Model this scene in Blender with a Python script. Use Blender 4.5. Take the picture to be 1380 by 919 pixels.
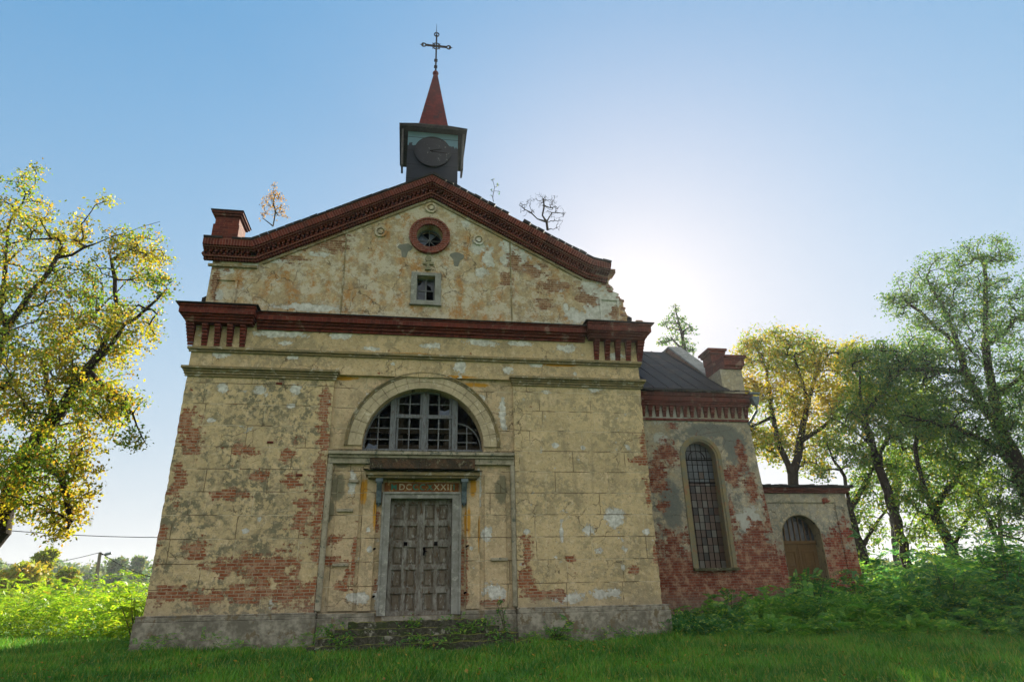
import bpy, bmesh, math, random
import numpy as np
from mathutils import Vector, Matrix
PI = math.pi
random.seed(7); rng = np.random.default_rng(11)
for o in list(bpy.data.objects): bpy.data.objects.remove(o)
scene = bpy.context.scene
COL = scene.collection
# ------------------------------------------------------------------ camera
FPX, PITCH, YAW, ROLL = 859.73, 0.38977, 0.163197, -0.0226357
CAM = np.array([-0.3706, -18.5209, 1.1163])
def _basis():
    cy, sy, cp, sp = math.cos(YAW), math.sin(YAW), math.cos(PITCH), math.sin(PITCH)
    F = np.array([sy*cp, cy*cp, sp]); R = np.array([cy, -sy, 0.]); U = np.cross(R, F)
    return math.cos(ROLL)*R + math.sin(ROLL)*U, -math.sin(ROLL)*R + math.cos(ROLL)*U, F
RR, UU, FF = _basis()
cd = bpy.data.cameras.new('camera'); cam = bpy.data.objects.new('camera', cd); COL.objects.link(cam)
cd.sensor_width = 36; cd.lens = FPX/1380*36; cd.clip_end = 6000; cd.clip_start = .05
m = Matrix.Identity(4)
for i in range(3):
    m[i][0] = RR[i]; m[i][1] = UU[i]; m[i][2] = -FF[i]; m[i][3] = CAM[i]
cam.matrix_world = m
scene.camera = cam
scene.render.resolution_x = 1024; scene.render.resolution_y = 681
# ------------------------------------------------------------------ light
SUN_EL, SUN_AZ = math.radians(24.3), math.radians(21.6)     # azimuth from +Y towards +X
SKY_STRENGTH, SUN_STRENGTH, EXPOSURE = 0.15, 4.4, 1.92
scene.view_settings.view_transform = 'Standard'; scene.view_settings.look = 'None'
scene.view_settings.exposure = EXPOSURE; scene.view_settings.gamma = 1; scene.view_settings.use_curve_mapping = False
HAZE = .0005
FILL_CLOUD = (2.25, 2.1, 1.9, 1)  # colour of the unseen cloud fill added to lift the shaded facade
world = bpy.data.worlds.new('World'); scene.world = world; world.use_nodes = True
def fill_clouds(nt, col):
    """added clouds in the half of the sky opposite the sun, to brighten the shaded facade"""
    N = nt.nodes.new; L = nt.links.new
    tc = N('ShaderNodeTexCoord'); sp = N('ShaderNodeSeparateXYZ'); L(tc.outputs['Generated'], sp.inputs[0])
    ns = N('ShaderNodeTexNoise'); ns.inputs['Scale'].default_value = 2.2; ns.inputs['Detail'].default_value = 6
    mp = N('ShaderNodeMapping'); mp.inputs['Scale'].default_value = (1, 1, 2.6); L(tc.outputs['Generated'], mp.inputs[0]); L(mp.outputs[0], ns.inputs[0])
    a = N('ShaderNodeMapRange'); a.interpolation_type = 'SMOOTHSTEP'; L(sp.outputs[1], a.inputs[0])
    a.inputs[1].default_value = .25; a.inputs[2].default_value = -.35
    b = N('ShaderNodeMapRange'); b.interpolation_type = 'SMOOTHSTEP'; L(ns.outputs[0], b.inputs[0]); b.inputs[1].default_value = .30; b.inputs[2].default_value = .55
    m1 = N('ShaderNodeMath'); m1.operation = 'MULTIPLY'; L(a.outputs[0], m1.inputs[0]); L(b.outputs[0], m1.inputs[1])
    mx = N('ShaderNodeMix'); mx.data_type = 'RGBA'; L(m1.outputs[0], mx.inputs[0]); L(col, mx.inputs[6]); mx.inputs[7].default_value = FILL_CLOUD
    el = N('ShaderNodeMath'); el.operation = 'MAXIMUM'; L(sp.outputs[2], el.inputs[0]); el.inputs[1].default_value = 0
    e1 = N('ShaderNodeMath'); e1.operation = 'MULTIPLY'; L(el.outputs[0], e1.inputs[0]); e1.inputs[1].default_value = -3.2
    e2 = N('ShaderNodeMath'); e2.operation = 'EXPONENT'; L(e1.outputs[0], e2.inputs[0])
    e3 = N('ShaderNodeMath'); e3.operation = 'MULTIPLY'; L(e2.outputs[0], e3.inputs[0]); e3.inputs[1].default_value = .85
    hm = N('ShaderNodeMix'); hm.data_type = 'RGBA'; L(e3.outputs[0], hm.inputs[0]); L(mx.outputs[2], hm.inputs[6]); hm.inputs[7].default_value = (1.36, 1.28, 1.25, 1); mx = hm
    # bright aureole of the hazy air round the sun
    d = N('ShaderNodeVectorMath'); d.operation = 'DOT_PRODUCT'; L(tc.outputs['Generated'], d.inputs[0])
    d.inputs[1].default_value = (math.sin(SUN_AZ)*math.cos(SUN_EL), math.cos(SUN_AZ)*math.cos(SUN_EL), math.sin(SUN_EL))
    c0 = N('ShaderNodeMath'); c0.operation = 'MAXIMUM'; L(d.outputs['Value'], c0.inputs[0]); c0.inputs[1].default_value = 0
    last = mx.outputs[2]
    for pw, colr in ((16, (.34, .16, .08, 1)), (140, (.35, .24, .14, 1))):
        p = N('ShaderNodeMath'); p.operation = 'POWER'; L(c0.outputs[0], p.inputs[0]); p.inputs[1].default_value = pw
        ad = N('ShaderNodeMix'); ad.data_type = 'RGBA'; ad.blend_type = 'ADD'; L(p.outputs[0], ad.inputs[0]); L(last, ad.inputs[6]); ad.inputs[7].default_value = colr; last = ad.outputs[2]
    return last
def build_world():
    nt = world.node_tree; nt.nodes.clear(); N = nt.nodes.new; L = nt.links.new
    sky = N('ShaderNodeTexSky'); sky.sky_type = 'NISHITA'; sky.sun_disc = False
    sky.sun_elevation = SUN_EL; sky.sun_rotation = SUN_AZ
    sky.air_density = 1.0; sky.dust_density = 0.3; sky.ozone_density = 2.2; sky.altitude = 150
    # bright parts of the sky roll off, so the whole dome keeps its colour round the sun
    sep = N('ShaderNodeSeparateColor'); L(sky.outputs[0], sep.inputs[0])
    com = N('ShaderNodeCombineColor')
    for i, k in enumerate((.80, .90, .98)):
        m1 = N('ShaderNodeMath'); m1.operation = 'MULTIPLY'; L(sep.outputs[i], m1.inputs[0]); m1.inputs[1].default_value = .50
        a = N('ShaderNodeMath'); a.operation = 'ADD'; L(m1.outputs[0], a.inputs[0]); a.inputs[1].default_value = 1
        d = N('ShaderNodeMath'); d.operation = 'DIVIDE'; L(sep.outputs[i], d.inputs[0]); L(a.outputs[0], d.inputs[1])
        s = N('ShaderNodeMath'); s.operation = 'MULTIPLY'; L(d.outputs[0], s.inputs[0]); s.inputs[1].default_value = k
        L(s.outputs[0], com.inputs[i])
    bg = N('ShaderNodeBackground'); out = N('ShaderNodeOutputWorld')
    hs = N('ShaderNodeHueSaturation'); hs.inputs['Saturation'].default_value = 1.55; L(com.outputs[0], hs.inputs['Color']); L(fill_clouds(nt, hs.outputs[0]), bg.inputs[0]); bg.inputs[1].default_value = SKY_STRENGTH; L(bg.outputs[0], out.inputs[0])
build_world()
sd = bpy.data.lights.new('sun', 'SUN'); sd.energy = SUN_STRENGTH; sd.angle = math.radians(.55); sd.color = (1, .90, .72)
sun = bpy.data.objects.new('sun', sd); COL.objects.link(sun)
sdir = Vector((math.sin(SUN_AZ)*math.cos(SUN_EL), math.cos(SUN_AZ)*math.cos(SUN_EL), math.sin(SUN_EL)))
sun.rotation_euler = sdir.to_track_quat('Z', 'Y').to_euler(); sun.location = (60, 160, 80)
# ------------------------------------------------------------------ measuring helper: photograph pixel -> point on the plane y = Y
def at(px, py, Y=0.):
    d = FF + (px-690)/FPX*RR - (py-459.5)/FPX*UU
    return CAM + d*(Y-CAM[1])/d[1]
def atr(px, py, r):
    d = FF + (px-690)/FPX*RR - (py-459.5)/FPX*UU
    return CAM + d*r/math.hypot(d[0], d[1])
# ------------------------------------------------------------------ node language
def lin(h):
    h = h.lstrip('#'); c = [int(h[i:i+2], 16)/255 for i in (0, 2, 4)]
    return tuple((x/12.92 if x <= .04045 else ((x+.055)/1.055)**2.4) for x in c) + (1,)
class V:
    def __init__(s, T, sock): s.T = T; s.s = sock
    def _m(s, op, b=None, c=None, rev=False): return s.T.math(op, *( (b, s) if rev else (s, b, c) ))
    def __add__(s, b): return s._m('ADD', b)
    __radd__ = __add__
    def __sub__(s, b): return s._m('SUBTRACT', b)
    def __rsub__(s, b): return s._m('SUBTRACT', b, rev=True)
    def __mul__(s, b): return s._m('MULTIPLY', b)
    __rmul__ = __mul__
    def __truediv__(s, b): return s._m('DIVIDE', b)
    def max(s, b): return s._m('MAXIMUM', b)
    def min(s, b): return s._m('MINIMUM', b)
class T:
    def __init__(self, name):
        self.mat = bpy.data.materials.new(name); self.mat.use_nodes = True
        self.nt = self.mat.node_tree; self.nt.nodes.clear()
        self.out = self.N('ShaderNodeOutputMaterial')
        tc = self.N('ShaderNodeTexCoord'); self.P = tc.outputs['Object']
        sp = self.N('ShaderNodeSeparateXYZ'); self.L(self.P, sp.inputs[0])
        self.x, self.y, self.z = (V(self, sp.outputs[i]) for i in range(3))
        self.u = self.x + self.y
        cb = self.N('ShaderNodeCombineXYZ'); self.set(cb.inputs[0], self.u); self.set(cb.inputs[1], self.z); self.UZ = cb.outputs[0]
        self.k = 0
    def N(self, t): return self.nt.nodes.new(t)
    def L(self, a, b): self.nt.links.new(a, b)
    def set(self, inp, v):
        if isinstance(v, V): self.L(v.s, inp)
        elif isinstance(v, bpy.types.NodeSocket): self.L(v, inp)
        elif v is not None: inp.default_value = v
    def math(self, op, a, b=None, c=None):
        n = self.N('ShaderNodeMath'); n.operation = op
        for i, v in enumerate((a, b, c)):
            if v is not None: self.set(n.inputs[i], v)
        return V(self, n.outputs[0])
    def noise(self, scale, detail=4, rough=.55, vec=None, dist=0., stretch=None):
        n = self.N('ShaderNodeTexNoise'); self.k += 1
        src = vec or self.P
        mp = self.N('ShaderNodeMapping'); self.set(mp.inputs[0], src)
        mp.inputs['Location'].default_value = (3.7*self.k, 1.9*self.k, -2.3*self.k)
        if stretch: mp.inputs['Scale'].default_value = stretch
        self.L(mp.outputs[0], n.inputs['Vector'])
        n.inputs['Scale'].default_value = scale; n.inputs['Detail'].default_value = detail
        n.inputs['Roughness'].default_value = rough; n.inputs['Distortion'].default_value = dist
        return V(self, n.outputs[0])
    def smooth(self, v, a, b):
        n = self.N('ShaderNodeMapRange'); n.interpolation_type = 'SMOOTHSTEP'; self.set(n.inputs[0], v)
        n.inputs[1].default_value = a; n.inputs[2].default_value = b; return V(self, n.outputs[0])
    def step(self, v, a, w=.02): return self.smooth(v, a-w, a+w)
    def mix(self, f, a, b):
        n = self.N('ShaderNodeMix'); n.data_type = 'RGBA'
        self.set(n.inputs[0], f); self.set(n.inputs[6], a); self.set(n.inputs[7], b); return n.outputs[2]
    def mul(self, col, f):
        n = self.N('ShaderNodeMix'); n.data_type = 'RGBA'; n.blend_type = 'MULTIPLY'; n.inputs[0].default_value = 1
        c = self.N('ShaderNodeCombineColor')
        for i in range(3): self.set(c.inputs[i], f)
        self.set(n.inputs[6], col); self.L(c.outputs[0], n.inputs[7]); return n.outputs[2]
    def brick(self, w, h, mort, c1, c2, cm, vec=None, bias=0.):
        n = self.N('ShaderNodeTexBrick'); self.set(n.inputs['Vector'], vec or self.UZ)
        self.set(n.inputs['Color1'], c1); self.set(n.inputs['Color2'], c2); self.set(n.inputs['Mortar'], cm)
        n.inputs['Scale'].default_value = 1; n.inputs['Mortar Size'].default_value = mort; n.inputs['Mortar Smooth'].default_value = .3
        n.inputs['Bias'].default_value = bias; n.inputs['Brick Width'].default_value = w; n.inputs['Row Height'].default_value = h
        return n.outputs[0], V(self, n.outputs[1])
    def blobs(self, lst):
        """largest of several soft ellipses (cx, cz, rx, rz[, weight]) on the wall plane"""
        r = None
        for b in lst:
            cx, cz, rx, rz = b[:4]; w = b[4] if len(b) > 4 else 1
            n = self.N('ShaderNodeVectorMath'); n.operation = 'MULTIPLY_ADD'; self.L(self.UZ, n.inputs[0])
            n.inputs[1].default_value = (1/rx, 1/rz, 0); n.inputs[2].default_value = (-cx/rx, -cz/rz, 0)
            l = self.N('ShaderNodeVectorMath'); l.operation = 'LENGTH'; self.L(n.outputs[0], l.inputs[0])
            v = self.math('SUBTRACT', 1.0, V(self, l.outputs['Value']))
            if w != 1: v = v + (w-1)
            r = v if r is None else r.max(v)
        return r
    def finish(self, col, rough=.85, height=None, dist=1., spec=.3, metal=0.):
        b = self.N('ShaderNodeBsdfPrincipled'); self.set(b.inputs['Base Color'], col); self.set(b.inputs['Roughness'], rough)
        b.inputs['Specular IOR Level'].default_value = spec; b.inputs['Metallic'].default_value = metal
        if height is not None:
            bp = self.N('ShaderNodeBump'); bp.inputs['Strength'].default_value = 1; bp.inputs['Distance'].default_value = dist
            self.set(bp.inputs['Height'], height); self.L(bp.outputs[0], b.inputs['Normal'])
        self.L(b.outputs[0], self.out.inputs[0]); return self.mat

def red_brick(name, c1='#6f3125', c2='#4f1e17', cm='#664136', w=.13, h=.28, grime=.5, rows=True):
    t = T(name)
    c, f = t.brick(w, h, .007, lin(c1), lin(c2), lin(cm))
    n = t.noise(1.3, 5, .6); n2 = t.noise(14, 4)
    c = t.mix(t.smooth(n, .48, .72)*grime, c, lin('#3b2a24'))
    c = t.mix(t.smooth(n2, .55, .75)*.45, c, lin('#9c5a45'))
    c = t.mix(t.smooth(t.noise(3.2, 5), .60, .70)*.5, c, lin('#9a8577'))
    return t.finish(c, .9, (1-f)*.004 + n2*.006)
def plaster(name, base='#c9b58c', stain='#6c6b58', white='#dcddd6', brick=('#9a6040', '#824c33'), bricks=(), whites=(), stains=(), ochres=(),
            joints=True, brick_z=None, stain_amt=.8, white_amt=1., grime_top=None, ochre_amt=0., ochre='#a8722c', brick_bias=0., mortar='#a89a84', whitebg=None):
    t = T(name)
    big = t.noise(.55, 5, .6); med = t.noise(2.2, 6, .62); fine = t.noise(9, 5, .6); gr = t.noise(60, 3, .6)
    edge = (med-.5)*1.5 + (fine-.5)*.9
    # plaster
    c = t.mix(t.smooth(big, .35, .65), lin(base), t.mix(.4, lin(base), lin('#998a6a')))
    c = t.mix(t.smooth(fine, .4, .7)*.4, c, lin('#d3c3a0'))
    st = t.smooth(med*.45+t.noise(.8, 6, .65)*.75, .52, .66)
    mottled = t.smooth(fine*.4+t.noise(4.5, 7, .72)*.7, .50, .58)
    c = t.mix((st*.85+.12)*mottled*stain_amt, c, lin(stain))
    c = t.mix(t.smooth(t.noise(2.6, 7, .74), .54, .60)*.5, c, lin('#a89878'))
    c = t.mix(t.smooth(t.noise(1.7, 7, .72), .56, .62)*.45, c, lin('#d8c4a0'))
    c = t.mix(t.smooth(t.noise(16, 5, .7), .57, .66)*.6, c, lin('#6b614e'))
    c = t.mix(t.smooth(t.noise(7, 8, .78), .55, .60)*.45, c, lin('#9c8e72'))
    c = t.mix(t.smooth(t.noise(8, 8, .78), .56, .61)*.4, c, lin('#ddcfb2'))
    streak = t.smooth(t.noise(1.6, 5, .6, stretch=(2.2, 2.2, .28)), .56, .74)
    c = t.mix(streak*.45, c, lin('#8d8168'))
    if ochre_amt:
        o = t.smooth(t.noise(1.4, 6, .65, stretch=(1.6, 1.6, .6)), .44, .62)
        c = t.mix(o*ochre_amt*t.smooth(t.noise(5, 7, .75), .40, .52), c, lin(ochre))
        c = t.mix(t.smooth(t.noise(2.4, 8, .78), .47, .56)*.8, c, lin('#c2bcab'))
        c = t.mix(t.smooth(t.noise(3.8, 8, .78), .53, .59)*.6, c, lin('#8b7f6c'))
        c = t.mix(t.smooth(t.noise(3.1, 7, .72), .56, .66)*.55, c, lin('#77695a'))
    if ochres: c = t.mix(t.smooth(t.blobs(ochres)+edge*.5, .25, .6), c, lin(ochre))
    if stains: c = t.mix(t.smooth(t.blobs(stains)+edge*.6, .2, .5)*.85, c, lin(stain))
    pit = t.smooth(t.noise(34, 4, .6), .62, .70); c = t.mix(pit*.55, c, lin('#5d5443'))
    cr = t.N('ShaderNodeTexVoronoi'); cr.feature = 'DISTANCE_TO_EDGE'; cr.inputs['Scale'].default_value = 1.3
    wp = t.N('ShaderNodeTexNoise'); wp.inputs['Scale'].default_value = 3; wp.inputs['Detail'].default_value = 5; t.L(t.P, wp.inputs[0])
    vm = t.N('ShaderNodeVectorMath'); vm.operation = 'MULTIPLY_ADD'; t.L(wp.outputs['Color'], vm.inputs[0]); vm.inputs[1].default_value = (.5, .5, .5); t.L(t.P, vm.inputs[2]); t.L(vm.outputs[0], cr.inputs['Vector'])
    crack = (1-t.smooth(V(t, cr.outputs['Distance']), .004, .014))*t.smooth(t.noise(.7, 3), .5, .58)
    c = t.mix(crack*.7, c, lin('#4f4636'))
    # whitish lime where the top coat has flaked
    wf = t.step(t.noise(1.9, 8, .7)+ (fine-.5)*.14, .66, .012)*white_amt
    if whites: wf = wf.max(t.step(t.blobs(whites)*.8+.05+(t.noise(3.1, 9, .78)-.5)*2.4+(fine-.5)*.5, .36, .03))
    wc = t.mix(t.smooth(fine, .3, .7), lin(white), lin('#a9aaa2'))
    c = t.mix(wf, c, wc)
    # exposed brick
    bf = None
    if bricks: bf = t.blobs(bricks)
    if brick_z is not None:
        z0, w = brick_z; q = (z0 - t.z)/w; bf = q if bf is None else bf.max(q)
    rare = (t.noise(.9, 6, .7)-.5)*2.2-.45+brick_bias
    bf = rare if bf is None else bf.max(rare)
    bc, bm = t.brick(.27, .083, .011, lin(brick[0]), lin(brick[1]), lin(mortar))
    bm2 = (1-bm)
    pb, _ = t.brick(.27, .083, .0, (0, 0, 0, 1), (1, 1, 1, 1), (0, 0, 0, 1)); sc_ = t.N('ShaderNodeSeparateColor'); t.L(pb, sc_.inputs[0]); per = V(t, sc_.outputs[0])
    e2 = bf*.72 + .09 + (t.noise(2.6, 9, .78)-.5)*3.0 + (t.noise(22, 4, .6)-.5)*.5 + (per-.5)*.34 + (bm2-.5)*.10
    bmask = t.step(e2, .36, .03); halo = t.smooth(e2, .12, .36)
    bc = t.mix(t.smooth(t.noise(4, 7, .75), .47, .6)*.65, bc, lin('#b3977c'))
    bc = t.mix(t.smooth(t.noise(11, 4), .58, .72)*.6, bc, lin('#4d2a22'))
    c = t.mix(halo*.35*t.smooth(fine, .35, .65), c, lin('#a4705a'))
    c = t.mix(bmask, c, bc)
    h = (1-bmask)*.022 + wf*-.006 + fine*.02 + gr*.004 + bm2*bmask*.012 + med*.03 - crack*.01 - pit*.006
    if joints:
        # ashlar courses drawn into the plaster
        row = t.math('FLOOR', (t.z-1.0)/.615)
        fz = t.math('FRACT', (t.z-1.0+ (fine-.5)*.012)/.615)
        jh = 1-t.smooth(t.math('ABSOLUTE', fz-.5), .481, .487)
        ru = t.math('FRACT', t.math('SINE', row*12.9898+4.1)*43758.5)
        fx = t.math('FRACT', (t.x + ru*1.9 + (fine-.5)*.012)/1.62)
        jv = 1-t.smooth(t.math('ABSOLUTE', fx-.5), .4935, .4965)
        j = 1-jh*jv
        j = j*t.smooth(t.noise(.8, 4), .30, .44)*(1-bmask)
        light = t.smooth(t.noise(1.1, 3), .47, .55)
        jc = t.mix(light, lin('#5b4c36'), lin('#cfc4a6'))
        c = t.mix(j*.8, c, jc); h = h - j*.012
    if grime_top:
        z0, w = grime_top; c = t.mix(t.smooth((t.z-z0)/w+edge*.6, 0., 1.)*.8, c, lin('#4f4b44'))
    low = 1-t.smooth(t.z + edge*.5, .9, 1.5)
    c = t.mix(low*.45, c, lin('#8b8576'))
    return t.finish(c, .93, h, spec=.15)
def simple(name, c1, c2, scale=4, rough=.8, bump=.004, stretch=None, lo=.4, hi=.65, metal=0., spec=.3, c3=None):
    t = T(name); n = t.noise(scale, 6, .62, stretch=stretch); n2 = t.noise(scale*5, 4, stretch=stretch)
    c = t.mix(t.smooth(n*.65+n2*.35, lo, hi), lin(c1), lin(c2))
    if c3: c = t.mix(t.smooth(t.noise(scale*1.7, 6, .7, stretch=stretch), .55, .62), c, lin(c3))
    return t.finish(c, rough, n2*bump+n*bump, metal=metal, spec=spec)
# ------------------------------------------------------------------ mesh helpers
def tag(o, label=None, cat=None, group=None, kind=None):
    if label: o['label'] = label
    if cat: o['category'] = cat
    if group: o['group'] = group
    if kind: o['kind'] = kind
    return o
def empty(name, loc=(0, 0, 0), parent=None):
    o = bpy.data.objects.new(name, None); COL.objects.link(o); o.location = loc; o.empty_display_size = .3
    if parent: o.parent = parent
    return o
def link(name, me, mats, parent=None):
    for mm in (mats if isinstance(mats, (list, tuple)) else [mats]): me.materials.append(mm)
    o = bpy.data.objects.new(name, me); COL.objects.link(o)
    if parent: o.parent = parent
    return o
class M:
    def __init__(s): s.b = bmesh.new()
    def box(s, x0, x1, y0, y1, z0, z1, mi=0):
        v = [s.b.verts.new(p) for p in ((x0, y0, z0), (x1, y0, z0), (x1, y1, z0), (x0, y1, z0), (x0, y0, z1), (x1, y0, z1), (x1, y1, z1), (x0, y1, z1))]
        for q in ((0, 3, 2, 1), (4, 5, 6, 7), (0, 1, 5, 4), (1, 2, 6, 5), (2, 3, 7, 6), (3, 0, 4, 7)):
            s.b.faces.new([v[i] for i in q]).material_index = mi
        return s
    def prism(s, poly, d0, d1, holes=(), axis='Y', mi=0):
        """2-D outline (with holes) extruded along an axis"""
        def P(a, b, d): return {'Y': (a, d, b), 'X': (d, a, b), 'Z': (a, b, d)}[axis]
        t = bmesh.new(); loops = [poly]+list(holes); ed = []
        for lp in loops:
            vs = [t.verts.new(P(a, b, d0)) for a, b in lp]
            ed += [t.edges.new((vs[i], vs[(i+1) % len(vs)])) for i in range(len(vs))]
        bmesh.ops.triangle_fill(t, edges=ed, use_beauty=True, use_dissolve=False)
        base = {}
        for v in t.verts:
            co = v.co; w = {'Y': (co.x, d1, co.z), 'X': (d1, co.y, co.z), 'Z': (co.x, co.y, d1)}[axis]
            base[v] = (s.b.verts.new(co), s.b.verts.new(w))
        for f in t.faces:
            for k in (0, 1): s.b.faces.new([base[v][k] for v in (f.verts if k else reversed(f.verts))]).material_index = mi
        for e in t.edges:
            if len(e.link_faces) == 1:
                a, b = e.verts; s.b.faces.new([base[a][0], base[b][0], base[b][1], base[a][1]]).material_index = mi
        t.free(); return s
    def tube(s, pts, r, n=6, mi=0):
        pts = [Vector(p) for p in pts]; rings = []
        rs = r if isinstance(r, (list, tuple)) else [r]*len(pts)
        for i, p in enumerate(pts):
            d = (pts[min(i+1, len(pts)-1)]-pts[max(i-1, 0)]).normalized()
            a = d.cross(Vector((0, 0, 1)) if abs(d.z) < .95 else Vector((1, 0, 0))).normalized(); b = d.cross(a)
            rings.append([s.b.verts.new(p+(a*math.cos(2*PI*k/n)+b*math.sin(2*PI*k/n))*rs[i]) for k in range(n)])
        for i in range(len(rings)-1):
            for k in range(n):
                s.b.faces.new([rings[i][k], rings[i][(k+1) % n], rings[i+1][(k+1) % n], rings[i+1][k]]).material_index = mi
        s.b.faces.new(rings[0]).material_index = mi; s.b.faces.new(list(reversed(rings[-1]))).material_index = mi
        return s
    def build(s, name, mats, parent=None, bevel=0., smooth=False, origin=None):
        bmesh.ops.recalc_face_normals(s.b, faces=s.b.faces)
        me = bpy.data.meshes.new(name); s.b.to_mesh(me); s.b.free()
        if smooth: me.polygons.foreach_set('use_smooth', [True]*len(me.polygons))
        o = link(name, me, mats, parent)
        if bevel:
            bv = o.modifiers.new('bevel', 'BEVEL'); bv.width = bevel; bv.segments = 1; bv.limit_method = 'ANGLE'
        return o
def circ(cx, cz, r, a0=0, a1=2*PI, n=48, rz=None, close=False):
    rz = rz or r; k = n if close else n+1
    return [(cx+r*math.cos(a0+(a1-a0)*i/n), cz+rz*math.sin(a0+(a1-a0)*i/n)) for i in range(k)]
def arch(cx, zs, r, z0, n=24, rz=None):                       # arched opening outline: sill z0, spring zs
    return [(cx+r, z0)]+circ(cx, zs, r, 0, PI, n, rz)+[(cx-r, z0)]
def ring(cx, cz, r0, r1, a0=0, a1=2*PI, n=48, rz0=None, rz1=None):
    if abs(a1-a0-2*PI) < 1e-6: return circ(cx, cz, r1, n=n, rz=rz1, close=True), [circ(cx, cz, r0, n=n, rz=rz0, close=True)]
    return circ(cx, cz, r1, a0, a1, n, rz1)+list(reversed(circ(cx, cz, r0, a0, a1, n, rz0))), []
def np_mesh(name, verts, quads, mat, parent=None, tri=False):
    k = 3 if tri else 4
    me = bpy.data.meshes.new(name); me.vertices.add(len(verts)); me.vertices.foreach_set('co', np.ascontiguousarray(verts, dtype=np.float32).ravel())
    me.loops.add(len(quads)*k); me.loops.foreach_set('vertex_index', np.ascontiguousarray(quads, dtype=np.int32).ravel())
    me.polygons.add(len(quads)); me.polygons.foreach_set('loop_start', np.arange(len(quads), dtype=np.int32)*k)
    me.update(calc_edges=True)
    return link(name, me, mat, parent)
def nrm(a): return a/np.maximum(np.linalg.norm(a, axis=-1, keepdims=True), 1e-9)
def leaf_quads(c, size, updir=.35, aspect=.6, d=None):
    """rhombic leaves at points c, random facing"""
    n = len(c); s = size*rng.uniform(.6, 1.35, (n, 1))
    if d is None: d = rng.normal(size=(n, 3)); d[:, 2] -= .35
    d = nrm(d)
    q = rng.normal(size=(n, 3)); q[:, 2] += updir*3; w = nrm(np.cross(d, q)); up = np.cross(w, d)
    a = c; b = c+d*s*.5+w*s*aspect*.5+up*s*.06; e = c+d*s; f = c+d*s*.5-w*s*aspect*.5+up*s*.06
    return np.stack([a, b, e, f], 1).reshape(-1, 3), np.arange(n*4).reshape(-1, 4)
# ------------------------------------------------------------------ materials
gz_bricks_L = [at(*p)[[0, 2]] for p in ((360, 765), (300, 765), (390, 800), (260, 590), (250, 570), (225, 800), (280, 805), (330, 605), (385, 612), (395, 650), (240, 650), (310, 665), (350, 640), (265, 740), (330, 800), (410, 690), (215, 720))]
rL = [(1.0, .42), (.5, .2), (.7, .33), (.28, .5), (.25, .55), (.5, .2), (.8, .22), (.35, .2), (.25, .18), (.3, .2), (.2, .45), (.5, .15), (.3, .16), (.35, .25), (.9, .25), (.28, .5), (.2, .3)]
BR_L = [(p[0], p[1], r[0]*1.15, r[1]*1.25) for p, r in zip(gz_bricks_L, rL)]
# a strip of bare brick down the inner edge of the left bay
for py, rx, rz in ((545, .16, .5), (590, .2, .5), (640, .26, .6), (690, .22, .5), (740, .3, .5), (790, .35, .4), (815, .4, .3)):
    q = at(437-(py-545)*.03, py); BR_L.append((q[0]+.02, q[2], rx*1.3, rz*1.2))
BR_R = [(p[0], p[2], rx, rz) for p, rx, rz in ((at(711, 740), .22, .5), (at(712, 785), .3, .5), (at(722, 800), .35, .25), (at(860, 620), .35, .2), (at(868, 600), .16, .5), (at(873, 660), .14, .6), (at(770, 752), .25, .13), (at(855, 768), .25, .14), (at(748, 800), .35, .16), (at(885, 745), .12, .5))]
WH_L = [(p[0], p[2], rx, rz) for p, rx, rz in ((at(350, 527), .45, .22), (at(300, 522), .2, .22), (at(398, 525), .32, .25), (at(285, 566), .2, .1), (at(393, 548), .2, .12), (at(440, 540), .12, .15), (at(330, 715), .12, .1))]
WH_R = [(p[0], p[2], rx, rz) for p, rx, rz in ((at(828, 697), .5, .42), (at(793, 715), .3, .3), (at(806, 742), .25, .14), (at(757, 715), .1, .5), (at(748, 600), .16, .12), (at(786, 603), .13, .1), (at(845, 602), .14, .14), (at(710, 716), .13, .13), (at(870, 716), .15, .13), (at(770, 805), .7, .25), (at(815, 800), .6, .22), (at(800, 525), .35, .12), (at(735, 528), .2, .12), (at(840, 765), .1, .15))]
m_bayL = plaster('stained_plaster_left_bay', bricks=BR_L, whites=WH_L, stain_amt=.95)
m_bayR = plaster('stained_plaster_right_bay', bricks=BR_R, whites=WH_R, stain_amt=.55, brick_bias=-.12)
BR_C = [(p[0], p[2], rx, rz) for p, rx, rz in ((at(630, 760), .1, 1.1), (at(628, 800), .12, .4), (at(480, 760), .08, .9), (at(455, 725), .3, .25), (at(450, 755), .35, .15), (at(512, 790), .12, .2), (at(470, 780), .1, .5), (at(665, 812), .5, .12), (at(513, 700), .1, .35), (at(460, 790), .2, .12))]
WH_C = [(p[0], p[2], rx, rz) for p, rx, rz in ((at(668, 796), .35, .35), (at(683, 800), .14, .3), (at(498, 714), .12, .14), (at(499, 740), .14, .12), (at(478, 650), .14, .5), (at(652, 660), .12, .9), (at(637, 738), .1, .1), (at(660, 720), .2, .4), (at(485, 805), .5, .2), (at(516, 800), .2, .6), (at(490, 560), .2, .5), (at(684, 560), .16, .8), (at(480, 580), .15, .4), (at(505, 530), .3, .2), (at(652, 535), .25, .15))]
ST_C = [(p[0], p[2], rx, rz) for p, rx, rz in ((at(460, 655), .28, .55), (at(450, 690), .18, .5), (at(680, 660), .3, .8), (at(466, 625), .3, .12))]
OC_C = [(p[0], p[2], rx, rz) for p, rx, rz in ((at(494, 660), .1, .6), (at(508, 690), .12, .7), (at(640, 655), .16, .5), (at(648, 720), .07, .9), (at(560, 512), 1.2, .12), (at(640, 517), .9, .12), (at(470, 508), .6, .12), (at(570, 645), 1.2, .12), (at(634, 700), .1, .7))]
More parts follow.
